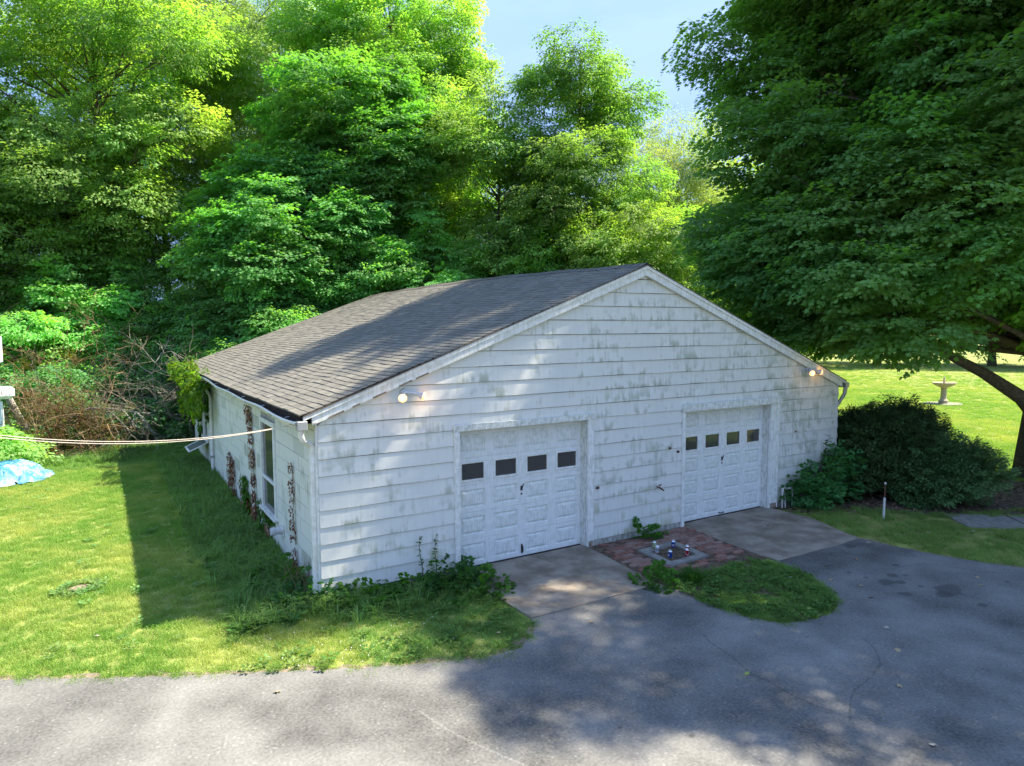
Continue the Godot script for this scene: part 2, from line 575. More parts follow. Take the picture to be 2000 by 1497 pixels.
func make_sprays() -> void:
	for k in 2:
		spray["maple_%d" % k] = make_spray(M.maple_leaf, 30, 0.75, 0.125, 0.125, true, 0.09, 0.16)
		spray["broad_%d" % k] = make_spray(M.wood_leaf, 36, 0.85, 0.13, 0.075, false, 0.14, 0.15)
		spray["fine_%d" % k] = make_spray(M.wood_leaf, 46, 0.9, 0.10, 0.045, false, 0.16, 0.3)
		spray["far_%d" % k] = make_spray(M.wood_leaf, 30, 1.5, 0.26, 0.16, false, 0.2, 0.2)
		spray["bush_%d" % k] = make_spray(M.wood_leaf, 26, 0.5, 0.10, 0.065, false, 0.16, 0.12)
		spray["yew_%d" % k] = make_spray(M.yew_leaf, 120, 0.34, 0.055, 0.02, false, 0.13, -0.2)
		spray["ivy_%d" % k] = make_spray(M.maple_leaf, 14, 0.3, 0.09, 0.09, true, 0.12, 0.1)
	var g := Build.new()   # a tuft of mown grass
	for i in 34:
		var a := rnd(0, TAU)
		var r := 0.075 * sqrt(rng.randf())
		var p := Vector3(cos(a) * r, 0, sin(a) * r)
		var t := rnd(0.025, 0.062)
		var lean := Vector3(rnd(-1, 1), 0, rnd(-1, 1)) * t * 0.85
		var s := Vector3(rnd(-1, 1), 0, rnd(-1, 1)).normalized() * 0.0032
		var v := rnd(0.75, 1.25)
		g.col = Color(v * rnd(0.9, 1.15), v, v * 0.9)
		g.tri(p - s, p + s, p + lean * 0.4 + Vector3(0, t * 0.75, 0) + s * 0.7)
		g.tri(p + s * 0.9 + lean * 0.35 + Vector3(0, t * 0.7, 0), p + lean + Vector3(0, t, 0), p - s * 0.9 + lean * 0.35 + Vector3(0, t * 0.7, 0))
	spray.tuft = g.done(M.grass_blade)
	var h := Build.new()   # long unmown grass
	for i in 26:
		var a := rnd(0, TAU)
		var r := 0.07 * sqrt(rng.randf())
		var p := Vector3(cos(a) * r, 0, sin(a) * r)
		var t := rnd(0.10, 0.24)
		var out := Vector3(cos(a), 0, sin(a)) * t * rnd(0.3, 0.9) + Vector3(rnd(-1, 1), 0, rnd(-1, 1)) * t * 0.3
		var s := out.cross(Vector3.UP).normalized() * 0.004
		var v := rnd(0.75, 1.25)
		h.col = Color(v * rnd(0.9, 1.1), v, v * 0.9)
		var q := p + out * 0.35 + Vector3(0, t * 0.7, 0)
		h.quad(p - s, p + s, q + s * 0.8, q - s * 0.8)
		h.tri(q - s * 0.8, q + s * 0.8, p + out + Vector3(0, t * 0.75, 0))
	spray.long_grass = h.done(M.grass_blade)
	var c := Build.new()   # low broad-leaved weeds and clover
	for i in 16:
		var a := rnd(0, TAU)
		var r := 0.09 * sqrt(rng.randf())
		var d := Vector3(cos(a), rnd(0.1, 0.7), sin(a)).normalized()
		var v := rnd(0.75, 1.2)
		c.col = Color(v, v, v)
		c.leaf(Vector3(cos(a) * r * 0.6, rnd(0.01, 0.05), sin(a) * r * 0.6), d, Vector3(rnd(-0.4, 0.4), 1, rnd(-0.4, 0.4)), rnd(0.03, 0.07), rnd(0.025, 0.045))
	spray.weed = c.done(M.grass_blade)


# shells: [centre above the base, radii, number of clumps]
func grow(tree: Node3D, shells: Array, clump: float, each: int, kind: String, size: float, tint: Color, trunk_r: float, limbs: int, bark: Material, squash := 0.62, fork := 0.35) -> void:
	rng.seed = hash(tree.get_meta("label"))
	var where := []
	var tints := []
	var hubs := []
	var top := 0.0
	for s in shells:
		top = maxf(top, s[0].y + s[1].y * 0.55)
		for i in int(s[2]):
			var d := rdir()
			var f := 0.4 + 0.72 * pow(rng.randf(), 0.7)
			var h: Vector3 = s[0] + d * s[1] * f
			if h.y < clump * 0.5:
				h.y = clump * rnd(0.5, 0.8)
			hubs.append(h)
	# trunk
	var b := Build.new()
	var path := []
	var radii := []
	var lean := Vector3(rnd(-0.5, 0.5), 0, rnd(-0.5, 0.5))
	for k in 8:
		var f := k / 7.0
		path.append(Vector3(sin(f * 3.0 + lean.x * 6.0) * 0.12 * trunk_r * 4.0 * f, f * top, cos(f * 2.6 + lean.z * 5.0) * 0.1 * trunk_r * 4.0 * f) + lean * f)
		radii.append(trunk_r * (1.35 if k == 0 else lerpf(1.0, 0.12, f)))
	b.tube(path, radii, 9)
	part("trunk", b.done(bark), tree)
	var twig := Build.new()
	for k in hubs.size():
		var h: Vector3 = hubs[k]
		var run := Vector2(h.x, h.z).length()
		var y := clampf(h.y - run * rnd(0.35, 0.75) - 0.4, top * fork * 0.5, top * 0.97)
		var i := clampf(y / top * 7.0, 0.0, 6.99)
		var p: Vector3 = path[int(i)].lerp(path[int(i) + 1], i - int(i))
		var r0: float = lerpf(radii[int(i)], radii[int(i) + 1], i - int(i)) * 0.5
		var big := k < limbs
		r0 = minf(r0, trunk_r * (0.42 if big else 0.2))
		var m1 := p.lerp(h, 0.35) + Vector3(rnd(-1, 1), rnd(-0.2, 0.9), rnd(-1, 1)) * run * 0.1
		var m2 := p.lerp(h, 0.7) + Vector3(rnd(-1, 1), rnd(-0.2, 1.0), rnd(-1, 1)) * run * 0.1
		var bb := Build.new() if big else twig
		bb.tube([p, m1, m2, h], [r0, r0 * 0.7, r0 * 0.45, 0.012], 6, false)
		for q in 3:
			var e := h + rdir() * clump * 0.8
			bb.tube([m2.lerp(h, 0.4), (m2 + e) * 0.5 + Vector3(0, 0.1, 0), e], [r0 * 0.3, r0 * 0.2, 0.006], 4, false)
		if big:
			part("limb", bb.done(bark), tree)
	if twig.v.size():
		part("branches", twig.done(bark), tree, Transform3D(), true)
	for h in hubs:
		var r := clump * rnd(0.5, 1.4)
		var shade := rnd(0.82, 1.16)
		var warm := rnd(0.88, 1.14)
		for i in int(each * clampf(r * r / (clump * clump), 0.4, 1.6)):
			var d := rdir()
			var p: Vector3 = h + d * Vector3(r, r * squash, r) * (0.3 + 0.7 * sqrt(rng.randf()))
			if p.y < 0.05:
				continue
			var out: Vector3 = (Vector3(p.x, 0, p.z).normalized() * 0.7 + d * 0.8 + Vector3(rnd(-0.4, 0.4), 0, rnd(-0.4, 0.4)))
			out.y = out.y * 0.45 + 0.02
			var up := Vector3(rnd(-0.4, 0.4), 1.0, rnd(-0.4, 0.4))
			where.append(Transform3D(aim(out, up, size * rnd(0.75, 1.25)), p))
			var v := shade * rnd(0.85, 1.15) * 2.1
			tints.append(Color(tint.r * v * warm * 0.9, tint.g * v, tint.b * v + tint.g * v * 0.2))
	var half := where.size() / 2
	var crown := Node3D.new()
	crown.name = "crown"
	tree.add_child(crown, true)
	scatter("foliage", spray[kind + "_0"], where.slice(0, half), tints.slice(0, half), crown)
	scatter("foliage", spray[kind + "_1"], where.slice(half), tints.slice(half), crown)


func bush(called: String, label: String, cat: String, at: Vector3, shells: Array, clump: float, each: int, kind: String, size: float, tint: Color, group := "") -> Node3D:
	var o := thing(called, label, cat, at, 0.0, group)
	grow(o, shells, clump, each, kind, size, tint, 0.06, 0, M.bark, 0.9, 0.1)
	return o




# ---------------------------------------------------------------- ground
func sheet(outline: PackedVector2Array, y: float, thick: float, uv_at := Vector2.ZERO, uv_size := Vector2.ONE) -> Build:
	var b := Build.new()
	var ids := Geometry2D.triangulate_polygon(outline)
	for k in ids.size() / 3:
		var p := []
		for q in 3:
			p.append(outline[ids[k * 3 + q]])
		if (p[1] - p[0]).cross(p[2] - p[0]) > 0:
			var keep: Vector2 = p[1]
			p[1] = p[2]
			p[2] = keep
		var w := []
		var t := []
		for q in 3:
			w.append(Vector3(p[q].x, y, p[q].y))
			t.append((p[q] - uv_at) / uv_size)
		b.tri(w[0], w[1], w[2], t[0], t[1], t[2])
	if thick > 0.0:
		var turn := Geometry2D.is_polygon_clockwise(outline)
		for k in outline.size():
			var a := outline[k]
			var d := outline[(k + 1) % outline.size()]
			if turn:
				var keep := a
				a = d
				d = keep
			var ua := (a - uv_at) / uv_size
			var ud := (d - uv_at) / uv_size
			b.quad(Vector3(d.x, y - thick, d.y), Vector3(a.x, y - thick, a.y), Vector3(a.x, y, a.y), Vector3(d.x, y, d.y), ud, ua, ua, ud)
	return b


func wobble(points: Array, step := 0.18, amount := 0.03, closed := true) -> PackedVector2Array:
	var out := PackedVector2Array()
	var f := noise(1.6, 2, FastNoiseLite.TYPE_SIMPLEX_SMOOTH, 77)
	var last := points.size() if closed else points.size() - 1
	for k in last:
		var a: Vector2 = points[k]
		var d: Vector2 = points[(k + 1) % points.size()]
		var parts := maxi(1, int(a.distance_to(d) / step)) if a.distance_to(d) < 12.0 else 1
		var side := (d - a).orthogonal().normalized()
		for i in parts:
			var p := a.lerp(d, float(i) / parts)
			out.append(p + side * f.get_noise_2d(p.x * 3.0, p.y * 3.0) * amount * 2.0)
	return out


var drive := PackedVector2Array()
var island := PackedVector2Array()
var strip := PackedVector2Array()
const SLAB_ONE := [Vector2(2.02, -0.1), Vector2(4.42, -0.1), Vector2(4.24, 1.88), Vector2(2.12, 1.88)]
const SLAB_TWO := [Vector2(6.6, -0.1), Vector2(9.0, -0.1), Vector2(9.05, 0.9), Vector2(8.66, 2.15), Vector2(6.49, 2.15)]


func build_ground() -> void:
	var land := Build.new()
	land.quad(Vector3(-260, 0, 260), Vector3(260, 0, 260), Vector3(260, 0, -260), Vector3(-260, 0, -260))
	setting("lawn", land.done(M.lawn), "mown lawn all around the garage", "lawn")
	var wood := wobble([Vector2(-26, -12), Vector2(-9, -14.2), Vector2(-4.6, -14.4), Vector2(-2.0, -14.0), Vector2(0.3, -13.9), Vector2(11.6, -13.9), Vector2(13.5, -9.5), Vector2(18, -14), Vector2(30, -24), Vector2(40, -60), Vector2(-40, -60)], 0.5, 0.3)
	setting("woodland_floor", sheet(wood, 0.006, 0.0).done(M.woodland_floor), "dark leaf-littered woodland floor under the trees behind the garage", "woodland floor")
	var edge := [Vector2(-34, -16.0), Vector2(-3.43, 0.2), Vector2(-2.51, 0.74), Vector2(-1.59, 1.24), Vector2(-0.83, 1.61), Vector2(-0.15, 1.94), Vector2(0.6, 2.27), Vector2(1.12, 2.47), Vector2(1.58, 2.47), Vector2(1.86, 2.31), Vector2(2.02, 2.07), Vector2(2.12, 1.86)]
	var mid := [Vector2(4.24, 1.86), Vector2(4.36, 2.2), Vector2(4.34, 2.68), Vector2(4.39, 3.08), Vector2(4.5, 3.4), Vector2(4.7, 3.62), Vector2(5.1, 3.74), Vector2(5.5, 3.73), Vector2(5.75, 3.65), Vector2(6.02, 3.4), Vector2(6.27, 3.01), Vector2(6.41, 2.57), Vector2(6.45, 2.2), Vector2(6.49, 2.13)]
	var far := [Vector2(8.66, 2.13), Vector2(8.68, 2.35), Vector2(8.79, 2.77), Vector2(8.96, 3.41), Vector2(9.18, 3.89), Vector2(9.39, 4.29), Vector2(9.7, 4.9), Vector2(12, 8.5), Vector2(26, 30), Vector2(4, 34), Vector2(-8, 14), Vector2(-44, -5)]
	drive = wobble(edge + mid + far, 0.15, 0.018)
	var verge := 0
	for run in [edge, mid, far.slice(0, 8)]:
		var q := wobble(run, 0.12, 0.05, false)
		var b := Build.new()
		for k in q.size() - 1:
			var w := []
			for e in [k, k + 1]:
				var d := (q[mini(e + 1, q.size() - 1)] - q[maxi(e - 1, 0)]).normalized().orthogonal()
				var wide := 0.09 + 0.05 * sin(q[e].x * 7.0) * sin(q[e].y * 5.0)
				w.append(Vector3(q[e].x + d.x * wide, 0.006, q[e].y + d.y * wide))
				w.append(Vector3(q[e].x - d.x * wide, 0.006, q[e].y - d.y * wide))
			b.quad(w[0], w[1], w[3], w[2])
		setting("soil_verge", b.done(M.sandy_soil), ["bare soil edge between the left lawn and the driveway", "bare soil edge round the grass island", "bare soil edge between driveway and stake lawn"][verge], "soil")
		verge += 1
	setting("driveway", sheet(drive, 0.016, 0.03, Vector2(-8, -4), Vector2(24, 16)).done(M.asphalt), "worn grey asphalt driveway in front of the garage", "driveway")
	var a := wobble(SLAB_ONE, 0.3, 0.008)
	setting("concrete_apron", sheet(a, 0.03, 0.08).done(M.concrete), "stained concrete apron before the garage door nearer the lawn", "concrete apron")
	a = wobble(SLAB_TWO, 0.3, 0.012)
	setting("concrete_apron", sheet(a, 0.03, 0.08).done(M.concrete), "leaf-strewn concrete apron before the garage door beside the shrubs", "concrete apron")
	island = PackedVector2Array([Vector2(4.32, 1.95)] + mid.slice(1, 12) + [Vector2(6.4, 2.16), Vector2(6.15, 1.95), Vector2(5.8, 1.88), Vector2(5.37, 1.95), Vector2(5.0, 1.86), Vector2(4.7, 1.72)])
	var bed := sheet(island, 0.009, 0.0)
	setting("planting_island", bed.done(M.soil), "rounded island of thin grass between the driveway and the brick patio", "island")
	strip = PackedVector2Array([Vector2(9.1, 0.3), Vector2(9.1, 0.9)] + far.slice(0, 8) + [Vector2(16, 8.5), Vector2(16, 3.8), Vector2(11.3, 2.0), Vector2(10.6, 0.9), Vector2(9.9, 0.5)])
	var litter := wobble([Vector2(9.1, 0.03), Vector2(9.12, 0.5), Vector2(9.9, 0.75), Vector2(10.6, 1.15), Vector2(11.3, 2.1), Vector2(12.6, 2.75), Vector2(15.8, 3.9), Vector2(16.5, -0.5), Vector2(13.6, -1.6), Vector2(11.3, -1.8), Vector2(11.22, 0.03)], 0.2, 0.1)
	setting("shrub_bed", sheet(litter, 0.01, 0.0).done(M.soil), "dark mulched bed under the shrubs at the garage corner", "planting bed")
	for k in 2:
		var q: Array = [[Vector2(11.0, 2.75), Vector2(11.5, 2.1), Vector2(12.35, 2.75), Vector2(11.85, 3.42)], [Vector2(11.9, 3.46), Vector2(12.4, 2.8), Vector2(13.6, 3.6), Vector2(13.1, 4.3)]][k]
		setting("stepping_path", sheet(wobble(q, 0.3, 0.015), 0.028, 0.05).done(M.slab_concrete), ["grey path slab nearer the iron stake", "grey path slab running off towards the big maple"][k], "path slab")


func in_poly(p: Vector2, poly: PackedVector2Array) -> bool:
	return Geometry2D.is_point_in_polygon(p, poly)


func tint_lawn(p: Vector2, f: FastNoiseLite) -> Color:
	var a := f.get_noise_2d(p.x, p.y)
	var b := f.get_noise_2d(p.x * 5.0 + 40.0, p.y * 5.0)
	var g := 0.43 + 0.10 * a + 0.08 * b + rnd(-0.035, 0.035)
	var dry := clampf(0.42 + a * 0.9 + b * 0.5, 0.0, 1.0)
	return Color(g * lerpf(0.56, 0.92, dry), g * 1.04, g * lerpf(0.22, 0.34, dry))


func build_grass() -> void:
	var f := noise(0.45, 3, FastNoiseLite.TYPE_SIMPLEX_SMOOTH, 90)
	# lawn left of the garage and along its front left corner
	var w := []
	var c := []
	var lw := []
	var lc := []
	for i in 36000:
		var p := Vector2(rnd(-7.5, 2.2), rnd(-14.6, 2.7))
		if p.x > -0.02 and p.y < 0.02:
			continue
		if in_poly(p + Vector2(rnd(-0.09, 0.09), -0.16 * rng.randf() * rng.randf() * (0.5 + absf(f.get_noise_2d(p.x * 9.0, p.y * 9.0)) * 3.0) + 0.02), drive) or (p.x > 2.06 and p.y < 1.9):
			continue
		if p.distance_to(Vector2(-2.76, -2.3)) < 0.17 * rnd(0.7, 1.3):
			continue
		if p.distance_to(Vector2(1.55, 0.32)) < 0.3 * rnd(0.5, 1.3):
			continue
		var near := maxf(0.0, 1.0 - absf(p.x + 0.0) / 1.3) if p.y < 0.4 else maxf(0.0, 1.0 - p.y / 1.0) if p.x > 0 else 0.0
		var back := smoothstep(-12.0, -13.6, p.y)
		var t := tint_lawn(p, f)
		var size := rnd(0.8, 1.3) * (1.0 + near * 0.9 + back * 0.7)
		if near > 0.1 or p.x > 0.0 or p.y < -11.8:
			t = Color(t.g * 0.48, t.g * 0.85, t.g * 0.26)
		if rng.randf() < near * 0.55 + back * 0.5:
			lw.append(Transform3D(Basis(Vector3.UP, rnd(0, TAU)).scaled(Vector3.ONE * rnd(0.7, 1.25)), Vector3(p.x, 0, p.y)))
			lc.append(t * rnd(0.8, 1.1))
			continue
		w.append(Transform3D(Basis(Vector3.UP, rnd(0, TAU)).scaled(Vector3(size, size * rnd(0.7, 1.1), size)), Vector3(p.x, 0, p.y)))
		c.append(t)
	# strip to the right of the second apron, and the island
	for i in 9000:
		var p := Vector2(rnd(8.6, 16), rnd(-0.2, 8))
		if in_poly(p, strip) and f.get_noise_2d(p.x * 2.0, p.y * 2.0) > -0.2 + rnd(-0.25, 0.25) and not (p.x > 10.9 and absf((p.y - 2.75) - (p.x - 11.4) * 0.6) < 0.42):
			var t := tint_lawn(p, f)
			w.append(Transform3D(Basis(Vector3.UP, rnd(0, TAU)).scaled(Vector3.ONE * rnd(0.8, 1.4)), Vector3(p.x, 0.01, p.y)))
			c.append(Color(t.g * 0.55, t.g * 0.85, t.g * 0.27))
	var o := scatter("lawn_grass", spray.tuft, w, c, self)
	tag(o, "short mown grass of the lawn beside the garage and driveway", "grass", "", "stuff")
	o = scatter("long_grass", spray.long_grass, lw, lc, self)
	tag(o, "long unmown grass along the foot of the block wall", "grass", "", "stuff")
	w = []
	c = []
	for i in 4200:
		var p := Vector2(rnd(4.2, 6.6), rnd(1.6, 3.8))
		if not in_poly(p + Vector2(rnd(-0.12, 0.12), rnd(-0.12, 0.12)) * rng.randf(), island):
			continue
		if p.distance_to(Vector2(5.25, 2.85)) < 0.22 * rnd(0.4, 1.4) or (p.x < 4.95 and p.y < 2.5 and rng.randf() < 0.8):
			continue
		if f.get_noise_2d(p.x * 6.0, p.y * 6.0) < -0.22 + rnd(-0.15, 0.15):
			continue
		var t := tint_lawn(p, f)
		w.append(Transform3D(Basis(Vector3.UP, rnd(0, TAU)).scaled(Vector3.ONE * rnd(0.6, 1.15)), Vector3(p.x, 0.01, p.y)))
		c.append(Color(t.g * 0.52, t.g * 0.9, t.g * 0.26) * rnd(0.7, 1.1))
	o = scatter("island_grass", spray.tuft, w, c, self)
	tag(o, "patchy bright grass growing on the rounded island", "grass", "", "stuff")
	# sunlit lawn beyond the big maple
	w = []
	c = []
	for i in 26000:
		var r := sqrt(rnd(0.0, 1.0))
		var p := Vector2(lerpf(11.5, 62, r * rng.randf()), 0)
		p.y = rnd(-4.0, 3.5) - (p.x - 11.5) * rnd(-0.1, 0.9)
		if in_poly(p, strip) or (p.x < 16 and p.y > -1.6):
			continue
		var t := tint_lawn(p * 0.5, f)
		var s := rnd(1.6, 3.0)
		w.append(Transform3D(Basis(Vector3.UP, rnd(0, TAU)).scaled(Vector3(s, s * 0.55, s)), Vector3(p.x, 0, p.y)))
		c.append(t)
	o = scatter("far_lawn_grass", spray.tuft, w, c, self)
	tag(o, "sunlit grass around the stone bird bath", "grass", "", "stuff")
	# weeds and clover
	w = []
	c = []
	for i in 2600:
		var p := Vector2(rnd(-1.2, 2.1), rnd(-7.0, 2.4))
		if (p.x > -0.06 and p.y < 0.03) or in_poly(p, drive):
			continue
		var near := minf(absf(p.x), 9.0) if p.y < 0 else maxf(0.0, p.y)
		if rng.randf() > (0.9 if near < 0.35 else 0.22):
			continue
		var g := rnd(0.17, 0.28)
		w.append(Transform3D(Basis(Vector3.UP, rnd(0, TAU)).scaled(Vector3.ONE * rnd(0.8, 1.9 if near < 0.4 else 1.2)), Vector3(p.x, 0.015, p.y)))
		c.append(Color(g * rnd(0.38, 0.62), g, g * 0.2))
	for i in 520:
		var p := Vector2(rnd(-7.0, 0.0), rnd(-11.0, 2.0))
		if i < 40:
			p = Vector2(-2.76, -2.3) + Vector2.RIGHT.rotated(rnd(0, TAU)) * rnd(0.16, 0.3)
		elif in_poly(p, drive) or noise(0.5, 2, FastNoiseLite.TYPE_SIMPLEX, 92).get_noise_2d(p.x, p.y) < rnd(-0.1, 0.4):
			continue
		var g := rnd(0.28, 0.42)
		w.append(Transform3D(Basis(Vector3.UP, rnd(0, TAU)).scaled(Vector3.ONE * rnd(0.6, 1.1)), Vector3(p.x, 0.02, p.y)))
		c.append(Color(g * rnd(0.45, 0.7), g, g * 0.3))
	for i in 240:
		var p := Vector2(rnd(4.3, 6.5), rnd(1.6, 3.7))
		if in_poly(p, island):
			var g := rnd(0.16, 0.26)
			w.append(Transform3D(Basis(Vector3.UP, rnd(0, TAU)).scaled(Vector3.ONE * rnd(0.8, 1.3)), Vector3(p.x, 0.015, p.y)))
			c.append(Color(g * 0.45, g, g * 0.2))
	o = scatter("ground_weeds", spray.weed, w, c, self)
	tag(o, "low broad-leaved weeds and clover along the garage foot", "weeds", "", "stuff")
	# white clover heads
	var head := Build.new()
	head.lathe([Vector2(0.0, 0.04), Vector2(0.008, 0.044), Vector2(0.009, 0.052), Vector2(0.0, 0.06)], 6)
	w = []
	c = []
	for i in 60:
		var p := Vector2(rnd(-1.0, 1.2), rnd(0.5, 2.1))
		if in_poly(p, drive):
			continue
		w.append(Transform3D(Basis().scaled(Vector3.ONE * rnd(0.5, 0.9)), Vector3(p.x, 0.005, p.y)))
		c.append(Color(0.55, 0.57, 0.5))
	var hm := leafy("clover_head", Color.WHITE, Color(0.3, 0.3, 0.3))
	o = scatter("clover_flowers", head.done(hm), w, c, self)
	tag(o, "scattered tiny white clover flowers in the shaded grass", "flowers", "", "stuff")
	# litter of dead leaves in the shrub bed
	var lf := Build.new()
	lf.leaf(Vector3(0, 0, -0.04), Vector3(0, 0.1, 1).normalized(), Vector3(0.1, 1, 0), 0.09, 0.07, true)
	var lm := lf.done(M.dry_leaf)
	w = []
	c = []
	for i in 3600:
		var p := Vector2(rnd(9.1, 15.5), rnd(-1.4, 3.8))
		if p.y > 0.62 + (p.x - 9.1) * 0.62 - 0.15 * (p.x - 9.1) * (p.x - 9.1) * 0.2 + rnd(-0.3, 0.3) or (p.x < 11.25 and p.y < 0.05):
			continue
		w.append(Transform3D(Basis.from_euler(Vector3(rnd(-0.6, 0.6), rnd(0, TAU), rnd(-0.6, 0.6))).scaled(Vector3.ONE * rnd(0.5, 1.1)), Vector3(p.x, rnd(0.015, 0.05), p.y)))
		var g := rnd(0.08, 0.24)
		c.append(Color(g * 1.15, g * 0.8, g * 0.52))
	o = scatter("leaf_litter", lm, w, c, self)
	tag(o, "brown fallen leaves lying thick under the dark shrubs", "leaf litter", "", "stuff")
	# single leaves that can be picked out on the paving and grass
	var spots := [Vector2(8.35, 0.72), Vector2(8.1, 0.55), Vector2(7.9, 0.85), Vector2(7.35, 1.6), Vector2(8.5, 1.35), Vector2(6.98, 2.65), Vector2(6.5, 3.05), Vector2(6.62, 3.42), Vector2(6.38, 3.72), Vector2(5.6, 4.35), Vector2(5.15, 4.75), Vector2(7.9, 5.3), Vector2(8.4, 4.1), Vector2(8.1, 4.3), Vector2(7.6, 2.75), Vector2(8.55, 2.35), Vector2(9.0, 2.95), Vector2(5.3, 3.55), Vector2(4.75, 3.3), Vector2(5.75, 3.4), Vector2(5.35, 2.3), Vector2(6.0, 2.7), Vector2(2.7, 2.35), Vector2(3.3, 4.2), Vector2(4.4, 5.2), Vector2(1.55, 2.05), Vector2(1.6, 1.75), Vector2(-2.55, -0.35), Vector2(-1.0, 2.0), Vector2(9.6, 1.9), Vector2(9.9, 2.6), Vector2(10.3, 3.3), Vector2(9.5, 2.5), Vector2(10.7, 3.0), Vector2(8.75, 1.0), Vector2(8.7, 1.5), Vector2(7.2, 0.4), Vector2(6.9, 5.9), Vector2(7.5, 6.4), Vector2(3.7, 5.9)]
	var shades := [mat("leaf_buff", lin(0.32, 0.25, 0.15)), mat("leaf_brown", lin(0.2, 0.12, 0.07)), mat("leaf_pale", lin(0.34, 0.31, 0.24)), mat("leaf_green", lin(0.2, 0.26, 0.07))]
	for k in spots.size():
		var b := Build.new()
		b.leaf(Vector3(0, 0, -0.05), Vector3(0, 0.12, 1).normalized(), Vector3(0.15, 1, 0), 0.08 * rnd(0.7, 1.15), 0.075, true)
		var q := part("fallen_leaf", b.done(shades[[0, 0, 1, 2, 0, 3][k % 6]]), self, Transform3D(Basis.from_euler(Vector3(rnd(-0.2, 0.2), rnd(0, TAU), rnd(-0.3, 0.3))), Vector3(spots[k].x, 0.05 if not in_poly(spots[k], drive) else 0.028, spots[k].y)))
		tag(q, "single fallen maple leaf lying on the paving or the grass before the garage", "leaf", "fallen leaves on the paving and grass")


